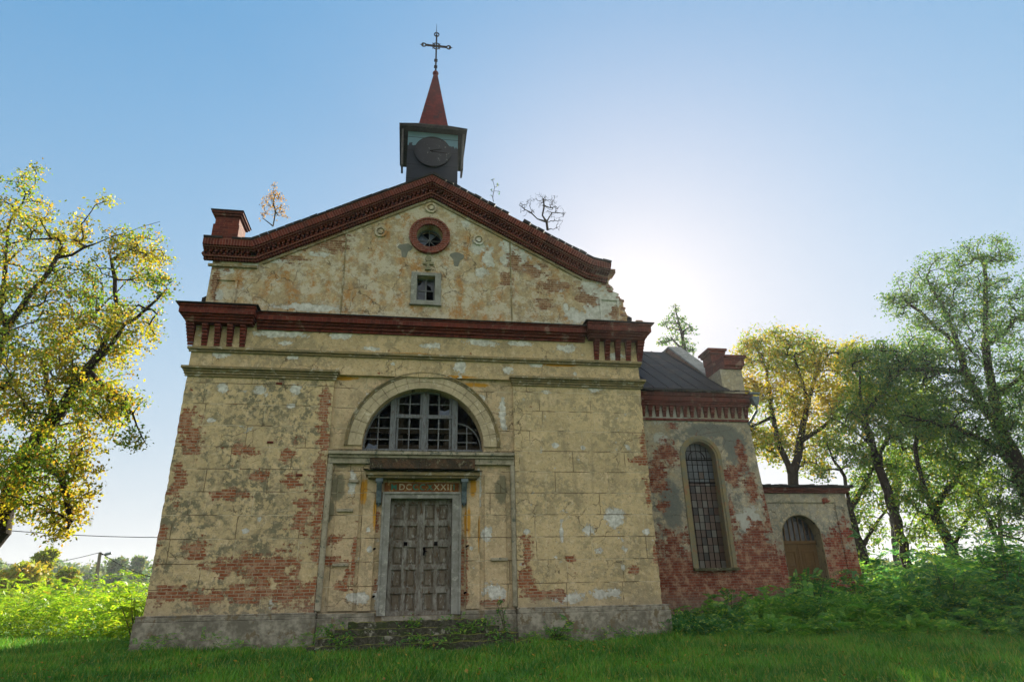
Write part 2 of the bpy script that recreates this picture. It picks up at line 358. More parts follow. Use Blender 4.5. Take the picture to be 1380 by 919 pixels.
m_ctr = plaster('peeling_plaster_centre', base='#c8b290', bricks=BR_C, whites=WH_C, stains=ST_C, ochres=OC_C, ochre='#b98a35', stain_amt=.5, white_amt=.8, brick_bias=-.1)
m_band = plaster('plaster_frieze', base='#c6b088', joints=False, stain_amt=.55, white_amt=1., brick_bias=-.1,
                 whites=[(p[0], p[2], rx, rz) for p, rx, rz in ((at(460, 452), .6, .2), (at(700, 463), .7, .14), (at(765, 470), .5, .2), (at(385, 462), .3, .12), (at(620, 495), .25, .25), (at(684, 498), .3, .2), (at(530, 490), .12, .1), (at(395, 482), .3, .1), (at(650, 462), .8, .16), (at(775, 503), .12, .12), (at(375, 450), 1.0, .2), (at(500, 470), .6, .12), (at(580, 466), .5, .15), (at(830, 480), .4, .2), (at(720, 490), .5, .14), (at(300, 478), .4, .14))],
                 ochres=[(p[0], p[2], rx, rz) for p, rx, rz in ((at(560, 478), 1.3, .1), (at(750, 492), 1.2, .08), (at(430, 476), 1.2, .07), (at(620, 508), .8, .08))], ochre='#b07f30')
m_gable = plaster('ochre_gable_plaster', base='#b3a180', joints=False, stain_amt=.55, white_amt=1., ochre_amt=.7, ochre='#a76f28', stain='#8d8474',
                  brick=('#8b674c', '#74523c'), mortar='#a6987f', white='#cfd1cc', brick_bias=-.1,
                  bricks=[(p[0], p[2], rx, rz) for p, rx, rz in ((at(440, 328), 1.0, .3), (at(400, 345), .6, .16), (at(458, 318), .6, .3), (at(720, 360), .7, .35), (at(760, 385), .9, .3), (at(700, 350), .35, .4), (at(800, 400), .5, .35), (at(740, 410), .4, .3), (at(690, 375), .3, .3), (at(295, 375), .12, 1.0), (at(280, 390), .12, .9), (at(300, 358), .6, .14), (at(835, 420), .16, .3))],
                  whites=[(p[0], p[2], rx, rz) for p, rx, rz in ((at(310, 360), .4, .25), (at(345, 355), .35, .16), (at(380, 348), .5, .14), (at(435, 340), .5, .14), (at(690, 330), .35, .5), (at(720, 358), .6, .2), (at(760, 385), .2, .4), (at(780, 420), .5, .3), (at(800, 385), .4, .4), (at(830, 400), .45, .8), (at(815, 420), .4, .5), (at(770, 415), .15, .4), (at(575, 432), 1.6, .1), (at(425, 412), 1.5, .2), (at(300, 395), .25, .3), (at(665, 345), .3, .5), (at(572, 400), .25, .2), (at(635, 300), .25, .2), (at(740, 435), .9, .16), (at(655, 365), .3, .3), (at(812, 405), .8, 1.1), (at(700, 345), .7, .6), (at(785, 425), .9, .35), (at(650, 330), .5, .4), (at(500, 425), 1.6, .14))],
                  grime_top=None)
m_wing = plaster('grey_wing_plaster', base='#99968a', stain='#666b67', white='#b4b5ae', joints=False, stain_amt=.9, white_amt=.8, brick=('#874a35', '#6e3527'), mortar='#7d6a5e',
                 brick_z=(3.45, 1.5), brick_bias=-.02,
                 bricks=[(sum(at(px, py, 2.5)[:2]), at(px, py, 2.5)[2], rx, rz) for px, py, rx, rz in ((898, 610, .7, .5), (885, 640, .5, .7), (1000, 620, .3, .9), (1012, 660, .3, .9), (985, 640, .35, .5), (905, 575, .4, .2), (890, 680, .3, .3), (1020, 720, .6, .7), (985, 690, .2, .6), (1035, 690, .3, 1.0))],
                 whites=[(sum(at(px, py, 2.5)[:2]), at(px, py, 2.5)[2], rx, rz, 1.25) for px, py, rx, rz in ((985, 780, .7, .45), (1010, 700, .5, .5), (900, 560, .8, .3), (890, 590, .3, .2), (1005, 785, .3, .35))],
                 stains=[(sum(at(px, py, 2.5)[:2]), at(px, py, 2.5)[2], rx, rz, 1.2) for px, py, rx, rz in ((905, 680, .45, 1.0), (960, 580, 1.2, .3), (990, 600, .5, .8))])
m_porch = plaster('grey_porch_plaster', base='#98968c', stain='#6b716d', white='#a7a89f', joints=False, stain_amt=.8, white_amt=.8, brick=('#94432f', '#712b20'), mortar='#7d6a5e', brick_z=(3.0, 1.0), brick_bias=-.1,
                  bricks=[(sum(at(px, py, 3.3)[:2]), at(px, py, 3.3)[2], rx, rz) for px, py, rx, rz in ((1140, 720, .3, .7), (1125, 730, .5, .5), (1110, 675, .3, .12))])
m_brick = red_brick('red_cornice_brick')
m_brick_h = red_brick('red_cornice_brick_courses', w=.26, h=.083)
m_brick_w = red_brick('weathered_brick', c1='#7a5443', c2='#8f7260', cm='#8d8173', w=.26, h=.083, grime=.3)
m_brick_ring = red_brick('round_window_brick', c1='#7c4336', c2='#653026', cm='#8b7468', w=.26, h=.083, grime=.3)
m_plinth = simple('grey_render_plinth', '#6a675c', '#a09c8e', 2.2, .95, .012, c3='#6e6450')
m_mould = simple('weathered_moulding', '#8a7b58', '#6a6550', 3, .9, .006, c3='#a9a391')
m_mould_l = simple('pale_moulding', '#a39d8a', '#7d7866', 3, .9, .006, c3='#5d6257')
m_moss = simple('mossy_stone', '#3c3d2f', '#5d5a3f', 5, .95, .01, c3='#706d58')
def step_mat():
    t = T('mossy_step'); n = t.noise(3, 7, .7); f = t.noise(14, 5, .7)
    g = t.N('ShaderNodeNewGeometry'); sp = t.N('ShaderNodeSeparateXYZ'); t.L(g.outputs['Normal'], sp.inputs[0]); up = t.smooth(V(t, sp.outputs[2]), .3, .8)
    c = t.mix(t.smooth(f, .4, .65), lin('#33342a'), lin('#57564a')); c = t.mix(t.step(n, .60, .02), c, lin('#8b8b80'))
    c = t.mix(up*t.smooth(t.noise(1.7, 7, .7), .42, .52), c, t.mix(f, lin('#4f5c1c'), lin('#8a8a30')))
    c = t.mix(t.smooth(t.noise(2.3, 6, .7), .52, .6)*.7, c, lin('#33401d'))
    return t.finish(c, .95, f*.03+n*.03)
m_step = step_mat()
m_stone = simple('grey_stone_frame', '#8d8f8a', '#76766f', 3, .85, .004, c3='#a3a49c')
m_wood = simple('grey_paint_wood', '#5d6266', '#7b8085', 5, .75, .004, stretch=(6, 6, .8), c3='#4a3d31')
m_wood_p = simple('peeling_door_panel', '#5c5244', '#747065', 3, .8, .005, stretch=(2, 2, .8), c3='#8b8b86')
m_door2 = simple('brown_door_wood', '#5a4322', '#6d542e', 6, .7, .003, stretch=(6, 6, .8))
m_dark = simple('dark_interior', '#100f0e', '#16130f', 3, .95, 0)
m_tin = simple('dark_roof_metal', '#1d1d1f', '#2a2a2c', 1.2, .8, .003, metal=.1, c3='#443a32')
m_tar = simple('dark_capping', '#1e1e20', '#34322f', 3, .8, .005)
m_slate = simple('turret_boards', '#2b2d36', '#3b3c46', 3, .8, .006, c3='#4a4248')
m_turret_side = simple('turret_shutter_boards', '#4d4a4e', '#605c5c', 3, .8, .006)
m_spire = simple('red_spire_metal', '#4a1215', '#66201f', 1.5, .8, .004, c3='#3a1a20', spec=.1)
m_iron = simple('black_iron', '#0c0b0c', '#151314', 6, .95, .002, spec=.03)
m_glassd = simple('dirty_glass', '#1c2228', '#333c44', 2, .25, 0, spec=.6)
m_glassb = simple('blue_dirty_glass', '#2c3f58', '#445a72', 2, .3, 0, spec=.6)
m_teal = simple('teal_paint', '#2f7061', '#37806d', 9, .8, 0, c3='#6a4020')
m_cream = simple('cream_paint', '#bdb295', '#a2977b', 9, .8, 0, c3='#7a5030')
m_orange = simple('orange_brown_panel', '#6a4020', '#7d5228', 5, .85, .004, c3='#a08450')
m_conc = simple('blob_grey_mortar', '#6e7068', '#7c7d74', 4, .95, .006)
m_zinc = simple('grey_zinc', '#4c5a62', '#6d7b80', 4, .5, .002, metal=.3)
def clock_mat():
    t = T('clock_boards'); n = t.noise(7, 5, .7)
    c = t.mix(t.smooth(n, .62, .67), t.mix(t.noise(2, 4), lin('#1d1e26'), lin('#2f303b')), lin('#6d6f72'))
    return t.finish(c, .7, n*.004)
m_clock = clock_mat()
def turret_front_mat():
    t = T('turret_front'); n = t.noise(3.5, 6, .7)
    c = t.mix(t.noise(2, 5), lin('#1f222c'), lin('#343745'))
    zt = t.smooth(t.z + (n-.5)*.7, 17.02, 17.05)
    c = t.mix(zt, c, lin('#5f7f92'))
    c = t.mix(t.step(n, .68, .01), c, lin('#a08a70'))
    g = t.math('ABSOLUTE', t.math('FRACT', t.z/.62)-.5); c = t.mix(t.smooth(g, .48, .49), c, lin('#15161b'))
    return t.finish(c, .8, n*.006)
m_tfront = turret_front_mat()
def pane_mat(name, cols, w, h, glass=.3):
    """leaded panes: glass, missing and boarded ones, each pane its own colour"""
    t = T(name)
    fx = t.math('FLOOR', (t.x-9.15)/w); fz = t.math('FLOOR', (t.z-2.067)/h)
    wn = t.N('ShaderNodeTexWhiteNoise'); cb = t.N('ShaderNodeCombineXYZ'); t.set(cb.inputs[0], fx); t.set(cb.inputs[1], fz); t.L(cb.outputs[0], wn.inputs[0])
    r = V(t, wn.outputs[0]); c = lin(cols[0][1])
    for thr, hx in cols[1:]: c = t.mix(t.step(r, thr, .001), c, lin(hx))
    c = t.mix(t.noise(6, 4)*.5, c, lin('#2a2622'))
    return t.finish(c, .35, None, spec=.5)
m_pane_up = pane_mat('wing_glass_upper', [(0, '#39434b'), (.5, '#46525a'), (.9, '#4a3a2c')], .19, .247)
m_pane_lo = pane_mat('wing_glass_boarded', [(0, '#4c3424'), (.5, '#5d5c54'), (.66, '#3f2a1d'), (.88, '#0c0b0a')], .19, .247)
def bark_mat(name, c1, c2):
    return simple(name, c1, c2, 5, .95, .02, stretch=(3, 3, .5))
m_bark = bark_mat('dark_bark', '#211b14', '#383024')
m_bark_g = bark_mat('grey_bark', '#4a4436', '#655c48')
def leaf_mat(name, a, b, c3, scale=.5, trans=.5, lo=.4, hi=.62, amt=1.):
    t = T(name); g = t.N('ShaderNodeNewGeometry'); r = V(t, g.outputs['Random Per Island'])
    n = t.noise(scale, 3, .6)
    c = t.mix(t.smooth(n + (r-.5)*.25, lo, hi), lin(a), lin(b))
    c = t.mix(t.smooth(r, .75, .95)*amt, c, lin(c3))
    d = t.N('ShaderNodeBsdfDiffuse'); t.set(d.inputs[0], c)
    tr = t.N('ShaderNodeBsdfTranslucent'); t.set(tr.inputs[0], c)
    gl = t.N('ShaderNodeBsdfGlossy'); gl.inputs[1].default_value = .45; gl.inputs[0].default_value = (.5, .55, .5, 1)
    m1 = t.N('ShaderNodeMixShader'); m1.inputs[0].default_value = trans; t.L(d.outputs[0], m1.inputs[1]); t.L(tr.outputs[0], m1.inputs[2])
    m2 = t.N('ShaderNodeMixShader'); m2.inputs[0].default_value = .05; t.L(m1.outputs[0], m2.inputs[1]); t.L(gl.outputs[0], m2.inputs[2])
    t.L(m2.outputs[0], t.out.inputs[0]); return t.mat
m_leafL = leaf_mat('autumn_leaves', '#6a8a22', '#b4a824', '#c8982c', .45, .6)
m_leafY = leaf_mat('yellow_maple_leaves', '#7a9022', '#b8a424', '#b89228', .3, .6)
m_leafG = leaf_mat('green_leaves', '#587f26', '#84a02c', '#a8a22e', .35, .6)
m_leafD = leaf_mat('dark_green_leaves', '#436a34', '#648836', '#868f34', .4, .55)
m_leafB = leaf_mat('birch_leaves', '#b08a3a', '#c8952a', '#8e6a3a', 1.)
m_under = leaf_mat('undergrowth_leaves', '#417e3a', '#6ca63a', '#aac648', .4, .6)
m_thick = leaf_mat('sunlit_thicket_leaves', '#7aa51c', '#9cba24', '#c8c838', .5, .6)
m_far = leaf_mat('far_wood_leaves', '#59754a', '#7d8f4a', '#8f8a45', .04, .45)
m_fary = leaf_mat('far_yellow_leaves', '#8a9a2a', '#c09c26', '#a8902c', .2)
m_grass = leaf_mat('grass_blades', '#407a24', '#66a02e', '#9a983c', .5, .4)
def ground_mat():
    t = T('grassy_ground'); n = t.noise(.35, 6, .6); f = t.noise(6, 6, .7)
    c = t.mix(t.smooth(n, .35, .65), lin('#35571f'), lin('#527a2e'))
    c = t.mix(t.smooth(f, .5, .7)*.6, c, lin('#3a3222'))
    return t.finish(c, .95, f*.05+n*.05, spec=.1)
m_ground = ground_mat()
# ------------------------------------------------------------------ ground
def gz(x, y):
    x = np.asarray(x, float); y = np.asarray(y, float)
    s = np.clip((y+13)/13, 0, 1); s = s*s*(3-2*s)
    z = -.36+.52*s + .16*np.clip(y/14, 0, 1)
    near = np.exp(-((x/40)**2+(y/40)**2))
    return z + near*.05*(np.sin(x*.9+1)*np.cos(y*1.1)+.6*np.sin(x*2.1-y*1.7)) + .05*np.clip((x-5)/10, 0, 1)
def axis_pts():
    a = np.concatenate([np.arange(-45, 45.01, .75), np.geomspace(48, 2500, 30)]); return np.sort(np.concatenate([a, -np.geomspace(48, 2500, 30)]))
ax = axis_pts(); X, Y = np.meshgrid(ax, ax, indexing='ij'); Z = gz(X, Y); n = len(ax)
idx = np.arange(n*n).reshape(n, n)
q = np.stack([idx[:-1, :-1], idx[1:, :-1], idx[1:, 1:], idx[:-1, 1:]], -1).reshape(-1, 4)
g = np_mesh('ground', np.stack([X, Y, Z], -1).reshape(-1, 3), q, m_ground); tag(g, 'grassy ground round the church', 'ground', kind='structure')
for p in g.data.polygons: p.use_smooth = True
# ------------------------------------------------------------------ church
church = tag(empty('church'), 'old abandoned church with peeling ochre facade, red brick cornices and a clock turret', 'church')
def part(mm, name, mats, parent=None, bevel=0.): return mm.build(name, mats, parent or church, bevel)
# front wall
ARZ, ARR = 5.42, 1.77
mm = M(); mm.prism([(-6.72, .1), (6.72, .1), (6.72, 7.52), (-6.72, 7.52)], .12, .62, holes=[
    [(-.87, .87), (.87, .87), (.87, 3.92), (-.87, 3.92)], arch(0, ARZ, ARR, ARZ-.2, 40)])
part(mm, 'front_wall', m_ctr)
def rough_slab(x0, x1, y0, y1, z0, z1, side, amp=.02, n=60):
    """slab whose outer vertical edge is chipped"""
    r = random.Random(side*9+int(z0*10)); pts = [(x0, z0), (x1, z0)] if side > 0 else [(x0, z0), (x1, z0), (x1, z1), (x0, z1)]
    mm = M()
    if side > 0:
        pts += [(x1-abs(r.gauss(0, amp)), z0+(z1-z0)*i/n) for i in range(1, n)]+[(x1, z1), (x0, z1)]
    else:
        pts += [(x0+abs(r.gauss(0, amp)), z1-(z1-z0)*i/n) for i in range(1, n)]
    return mm.prism(pts, y0, y1)
part(rough_slab(-6.8, -2.68, 0, .118, .97, 7.52, -1, .012), 'corner_pilaster', m_bayL)
part(rough_slab(2.68, 6.8, 0, .118, .97, 7.52, 1, .02), 'corner_pilaster', m_bayR)
mm = M().box(-6.8, 6.8, .0, .62, 7.522, 9.32); part(mm, 'frieze', m_band)
# side returns of the front, so the corners are solid
for x0, x1 in ((-6.8, -6.3), (6.3, 6.8)): part(M().box(x0, x1, .622, 1.2, .1, 7.52), 'corner_return', m_wing)
# plinth
for x0, x1, yf in ((-6.93, -2.6, -.2), (-2.598, -1.12, -.07), (1.12, 2.628, -.07), (2.63, 6.95, -.2)):
    mm = M()
    mm.box(x0, x1, yf, .119, -.3, .86); mm.box(x0+.02, x1-.02, yf+.03, .119, .862, .968)
    if x0 < -6 or x1 > 6:
        mm.box(x0, x1, yf+.06, .119, .97, 1.01); s = 1 if x1 > 6 else -1
        mm.box(*sorted((s*6.81, s*6.95)), .121, 1.3, -.3, .9)
    part(mm, 'plinth', m_plinth, bevel=.012)
# mouldings
def ledge(name, x0, x1, layers, mat, yb=-.001, ext=True, mats=None):
    mm = M()
    for z0, z1, pr in layers:
        e = pr if ext else 0
        mm.box(x0-e*.6, x1+e*.6, yb-pr, yb, z0, z1-.0015)
    return part(mm, name, mats or mat, bevel=.008)
for x0, x1 in ((-6.82, -2.66), (2.68, 6.82)):
    ledge('capital_moulding', x0, x1, ((7.33, 7.40, .05), (7.40, 7.47, .09), (7.47, 7.53, .13), (7.53, 7.61, .20)), m_mould)
ledge('string_course', -6.82, 6.82, ((8.08, 8.15, .06), (8.15, 8.23, .12)), m_mould)
# central brick cornice and the two corner blocks
mm = M()
for z0, z1, pr in ((8.86, 8.94, .06), (8.94, 9.03, .13), (9.03, 9.09, .20), (9.09, 9.27, .29), (9.27, 9.31, .33)):
    mm.box(-5.06, 5.06, -pr, -.001, z0, z1-.001)
part(mm, 'brick_cornice', m_brick, bevel=.006)
for s in (-1, 1):
    mm = M()
    for z0, z1, pr in ((8.93, 9.00, .30), (9.00, 9.07, .36), (9.07, 9.13, .42), (9.13, 9.33, .50), (9.33, 9.40, .54)):
        xa, xb = 5.3-pr*.45, 6.8+pr*.75
        mm.box(*sorted((s*xa, s*xb)), -pr, 1.0, z0, z1-.001)
    part(mm, 'corner_cornice_block', m_brick, bevel=.006)
    mm = M()
    ccx = [5.42, 5.78, 6.13, 6.48, 6.86]
    for cx in ccx:
        cm = M()
        for k in range(7):
            z0 = 8.29+k*.092; pr = .03+k*.036; ex = .012*k
            xo = ex if cx > 6.8 else 0
            cm.box(s*cx-.078-(xo if s < 0 else 0), s*cx+.078+(xo if s > 0 else 0), -pr, -.001, z0, z0+.078)
        part(cm, 'brick_corbel', m_brick_h)
# dark tin capping over the cornice
mm = M(); mm.box(-5.1, 5.1, -.37, .16, 9.312, 9.335)
for s in (-1, 1): mm.box(*sorted((s*4.98, s*7.27)), -.6, 1.1, 9.402, 9.43)
for s in (-1, 1):
    mm.prism([(-.6, 9.432), (.13, 9.432), (.13, 9.60)], *sorted((s*5.2, s*6.75)), axis='X')
mm.prism([(-.37, 9.336), (.13, 9.336), (.13, 9.44)], -5.1, 5.1, axis='X')
part(mm, 'cornice_capping', m_tar)
# ------------------------------------------------------------------ gable
GX = -.04
r = random.Random(5)
rightedge = [(6.70, 9.35), (6.70, 9.62), (6.62, 9.80), (6.64, 10.02), (6.55, 10.25), (6.55, 10.55), (6.40, 10.62), (6.38, 10.80), (6.22, 10.86), (6.22, 11.05), (6.10, 11.10), (6.10, 11.30)]
mm = M(); mm.prism([(-6.70, 9.322)]+rightedge[0:0]+[(6.70, 9.322)]+rightedge+[(5.5, 11.35), (0, 14.35), (-5.5, 11.5), (-6.70, 11.5)], .14, .66,
    holes=[circ(-.02, 12.55, .44, n=32, close=True), [(-.40, 10.17), (.21, 10.17), (.21, 11.06), (-.40, 11.06)]])
gable = part(mm, 'gable_wall', m_gable)
TOP = [(-6.95, 11.80), (-5.55, 11.80), (0, 14.80), (5.50, 11.86), (6.12, 11.74)]
def off(path, d):
    """path moved down perpendicular by d (mitred)"""
    out = []
    for i, p in enumerate(path):
        ns = []
        for a, b in ((i-1, i), (i, i+1)):
            if a >= 0 and b < len(path):
                dx, dz = path[b][0]-path[a][0], path[b][1]-path[a][1]; l = math.hypot(dx, dz); ns.append((dz/l, -dx/l))
        nx, nz = sum(v[0] for v in ns)/len(ns), sum(v[1] for v in ns)/len(ns); l2 = nx*nx+nz*nz
        out.append((p[0]+nx/l2*d, p[1]+nz/l2*d))
    return out
def strip(mm, d0, d1, y0, y1, path=TOP, ext=0.):
    a, b = off(path, d0), off(path, d1)
    a = list(a); b = list(b)
    mm.prism(a+list(reversed(b)), y0, y1)
mm = M()
strip(mm, .03, .26, -.28, .64); strip(mm, .262, .31, -.22, .138); strip(mm, .312, .35, -.15, .138); strip(mm, .48, .55, -.05, .138); strip(mm, .552, .62, .02, .138)
# dentil row
for (a, b) in zip(TOP[:-1], TOP[1:]):
    L = math.hypot(b[0]-a[0], b[1]-a[1]); dx, dz = (b[0]-a[0])/L, (b[1]-a[1])/L; nx, nz = dz, -dx
    if a[0] > 5.4: continue
    k = int(L/.155)
    for i in range(k):
        t0 = (i+.22)*L/k; t1 = (i+.78)*L/k
        P = [(a[0]+dx*t+nx*d, a[1]+dz*t+nz*d) for t, d in ((t0, .352), (t1, .352), (t1-.03, .415), (t0-.03, .415))]
        mm.prism(P, -.12, .137)
        P = [(a[0]+dx*t+nx*d, a[1]+dz*t+nz*d) for t, d in ((t0-.06, .417), (t1-.06, .417), (t1-.09, .478), (t0-.09, .478))]
        mm.prism(P, -.07, .137)
def rake_mat():
    t = T('red_rake_brick')
    # soldier course set square to each slope: coordinates turned with the gable
    s = t.math('SIGN', t.x)
    ang = math.atan(.54)
    flat = t.smooth(t.math('ABSOLUTE', t.x), 5.53, 5.56)
    xr = t.x*math.cos(ang) - s*t.z*math.sin(ang); zr = t.z*math.cos(ang) + t.math('ABSOLUTE', t.x)*math.sin(ang)
    uu = xr*(1-flat)+t.x*flat; vv = zr*(1-flat)+t.z*flat
    cb = t.N('ShaderNodeCombineXYZ'); t.set(cb.inputs[0], uu); t.set(cb.inputs[1], vv)
    c, f = t.brick(.085, .245, .010, lin('#6c2f24'), lin('#4a1b15'), lin('#80594b'), vec=cb.outputs[0])
    n = t.noise(1.1, 5, .6); n2 = t.noise(12, 4)
    c = t.mix(t.smooth(n, .48, .7)*.5, c, lin('#33231e')); c = t.mix(t.smooth(n2, .58, .75)*.4, c, lin('#9a5a48'))
    return t.finish(c, .9, (1-f)*.006+n2*.006)
m_rake = rake_mat()
gc = part(mm, 'raking_cornice', m_rake)
# crumbling brick-on-edge coping along both slopes
mm = M(); r = random.Random(3)
for (a, b) in zip(TOP[:-1], TOP[1:]):
    L = math.hypot(b[0]-a[0], b[1]-a[1]); dx, dz = (b[0]-a[0])/L, (b[1]-a[1])/L; nx, nz = -dz, dx
    k = int(L/.27)
    for i in range(k):
        right = a[0] >= 0
        if r.random() < (.10 if right else .03): continue
        h = r.uniform(.03, .085) if right else r.uniform(.03, .05)
        t0, t1 = i*L/k, (i+1)*L/k-.012; yo = r.uniform(-.03, .03) if right else 0
        P = [(a[0]+dx*t+nx*d, a[1]+dz*t+nz*d) for t, d in ((t0, -.025), (t1, -.025), (t1, h*r.uniform(.8, 1.2)), (t0, h))]
        mm.prism(P, -.31+yo, .66)
part(mm, 'coping', m_tar)
# thin plaster bead under the cornice
mm = M(); strip(mm, .70, .74, .09, .138, path=TOP[1:4]); part(mm, 'gable_bead', m_mould)
# vertical plaster beads of the gable field
for p0, p1 in (((468, 305), (459, 424)), ((687, 325), (690, 436))):
    a, b = at(*p0, .14), at(*p1, .14); part(M().prism([(a[0]-.02, a[2]), (a[0]+.02, a[2]), (b[0]+.02, b[2]), (b[0]-.02, b[2])], .115, .139), 'gable_pilaster_bead', m_mould)
# brick pier on the left shoulder
mm = M()
mm.box(-6.84, -6.05, .0, .9, 11.86, 12.45); mm.box(-6.80, -6.08, .03, .87, 12.452, 12.75); mm.box(-6.87, -6.02, -.04, .94, 12.752, 12.82); mm.box(-6.92, -5.97, -.09, .99, 12.822, 12.90)
pier = part(mm, 'shoulder_pier', m_brick_h, bevel=.01)
mm = M().prism([(-6.95, 12.902), (-5.94, 12.902), (-5.96, 12.93), (-6.93, 12.93)], -.12, 1.02); part(mm, 'pier_cap', m_tar, pier)
# sunken panel frames on both shoulders
for fx, fz, w, h in ((-6.2, 10.17, .34, .42), (6.05, 10.15, .34, .42)):
    mm = M(); pr = ([(fx-w, fz-h), (fx+w, fz-h), (fx+w, fz+h), (fx-w, fz+h)], [(fx-w+.07, fz-h+.07), (fx+w-.07, fz-h+.07), (fx+w-.07, fz+h-.07), (fx-w+.07, fz+h-.07)])
    mm.prism(pr[0], .085, .139, holes=[pr[1]]); part(mm, 'shoulder_panel', m_gable)
mm = M().box(-6.8, -5.35, .06, .139, 10.98, 11.06); part(mm, 'shoulder_moulding', m_mould)
# crumbled bricks on the right shoulder
mm = M(); r = random.Random(8)
for x, z in rightedge:
    for k in range(4):
        bx = x-r.uniform(-.03, .16); bz = z-r.uniform(0, .12); mm.box(bx-.12, bx+.03, r.uniform(.1, .2), r.uniform(.4, .6), bz, bz+.07)
for k in range(14):
    bx = 5.7+r.uniform(0, .55); bz = 11.3+r.uniform(0, .25); mm.box(bx-.12, bx+.1, r.uniform(-.1, .1), .5, bz, bz+.07)
for k in range(16):
    bx = 6.7+r.uniform(0, .45); mm.box(bx-.12, bx+.1, r.uniform(-.45, 0), .4, 9.432, 9.47+r.uniform(0, .1))
part(mm, 'broken_bricks', m_brick_w)
# medallions, mortar blots, emblem
for px, py in ((513, 313), (645, 324), (581, 281)):
    c = at(px, py, .14); mm = M(); o_, h_ = ring(c[0], c[2], .13, .20, n=24); mm.prism(o_, .08, .139, holes=h_); mm.prism(circ(c[0], c[2], .085, n=16, close=True), .07, .138)
    part(mm, 'medallion', m_gable, bevel=.01)
for px, py in ((546, 338), (616, 350)):
    c = at(px, py, .14); mm = M(); r = random.Random(px)
    pts = [(c[0]+.25*math.cos(a)*(1+r.uniform(-.1, .1)), c[2]+.12+.15*math.sin(a)*(1+r.uniform(-.15, .15))) for a in [PI*k/8 for k in range(9)]]
    pts += [(c[0]-.13, c[2]+.0), (c[0]-.10, c[2]-.24), (c[0]+.04, c[2]-.26), (c[0]+.1, c[2]-.02), (c[0]+.2, c[2]+.04)]
    mm.prism(pts, .132, .139); part(mm, 'mortar_patch', m_conc)
c = at(577, 356, .14); mm = M(); x, z = c[0], c[2]
mm.box(x-.045, x+.045, .07, .139, z-.22, z+.2); mm.box(x-.18, x+.18, .08, .138, z-.03, z+.05); mm.prism(circ(x, z+.17, .1, n=12, close=True), .06, .137); mm.prism([(x-.1, z-.24), (x+.1, z-.24), (x+.05, z-.14), (x-.05, z-.14)], .06, .136)
part(mm, 'stone_emblem', simple('weathered_emblem_stone', '#7d7a63', '#8f8a70', 4, .95, .01, c3='#6d7362'))
# round window
rw = empty('round_window', parent=church)
mm = M(); 
for k in range(44):
    a0, a1 = 2*PI*k/44, 2*PI*(k+.86)/44; o_, _ = ring(-.02, 12.55, .44, .62, a0, a1, 2); mm.prism(o_, .03, .62)
mm.build('brick_ring', m_brick_ring, rw)
mm = M(); o_, h_ = ring(-.02, 12.55, .622, .68, n=44); mm.prism(o_, .0, .139, holes=h_); mm.build('outer_ring', m_brick_ring, rw)
mm = M(); o_, h_ = ring(-.02, 12.55, .385, .438, n=32); mm.prism(o_, .40, .46, holes=h_); mm.prism(circ(-.02, 12.55, .05, n=12, close=True), .39, .47)
for k in range(8):
    a = PI/4*k+.03; ca, sa = math.cos(a), math.sin(a); mm.tube([(-.02+ca*.04, .43, 12.55+sa*.04), (-.02+ca*.40, .43, 12.55+sa*.40)], .014, 4)
mm.build('window_bars', m_wood, rw)
mm = M(); mm.prism([(-.02, 12.55)]+circ(-.02, 12.55, .385, PI*.75, PI*1.25, 8), .47, .475); mm.build('glass', m_glassb, rw); mm = M(); mm.prism([(-.02, 12.55)]+circ(-.02, 12.55, .3, PI*.25, PI*.5, 6), .47, .475); mm.build('glass', m_glassb, rw)
# attic window
aw = empty('attic_window', parent=church)
mm = M(); mm.prism([(-.57, 10.03), (.40, 10.03), (.40, 11.17), (-.57, 11.17)], .08, .16, holes=[[(-.38, 10.16), (.20, 10.16), (.20, 11.05), (-.38, 11.05)]]); mm.box(-.60, .43, .04, .139, 9.98, 10.028)
mm.build('window_surround', m_stone, aw, .01)
mm = M(); y0, y1 = .34, .38
mm.prism([(-.38, 10.18), (.20, 10.18), (.20, 11.05), (-.38, 11.05)], y0, y1, holes=[[(-.345, 10.22), (.165, 10.22), (.165, 11.0), (-.345, 11.0)]])
mm.box(-.11, -.06, y0, y1-.005, 10.22, 11.0); mm.box(-.34, .16, y0+.005, y1-.01, 10.60, 10.63); mm.build('window_frame', m_wood, aw)
M().prism([(-.34, 10.22), (-.11, 10.22), (-.11, 10.6), (-.34, 10.6)], .372, .376).build('glass', m_glassd, aw)
M().prism([(-.34, 10.64), (-.34, 10.8), (-.25, 10.86), (-.22, 11.0), (-.11, 11.0), (-.11, 10.64)], .372, .376).build('glass', m_glassd, aw)
mm = M().prism([(-.05, 11), (.165, 11), (.165, 10.64), (.1, 10.64), (.06, 10.8), (-.05, 10.85)], .372, .376)
mm.build('glass', m_glassd, aw)
# ------------------------------------------------------------------ lunette window
lw = empty('lunette_window', parent=church)
mm = M(); r = random.Random(2)
nb = 17
for k in range(nb):                                                    # voussoirs in two rings
    for r0, r1, yy in ((ARR+.002, ARR+.20, .065), (ARR+.203, ARR+.40, .055)):
        o_, _ = ring(0, ARZ, r0, r1, PI*k/nb+.0022, PI*(k+1)/nb-.0022, 4); mm.prism(o_, yy+r.uniform(-.003, .003), .34)
mm.build('archivolt', simple('arch_plaster', '#b5a98c', '#978c74', 2.5, .9, .008, c3='#c6bda6'), lw, .004)
mm = M(); o_, _ = ring(0, ARZ, ARR+.406, ARR+.46, 0, PI, 40); mm.prism(o_, .03, .118); o_, _ = ring(0, ARZ, ARR+.462, ARR+.50, 0, PI, 40); mm.prism(o_, -.01, .118)
mm.build('hood_moulding', m_mould, lw)
mm = M(); y0, y1 = .42, .50; f = .02
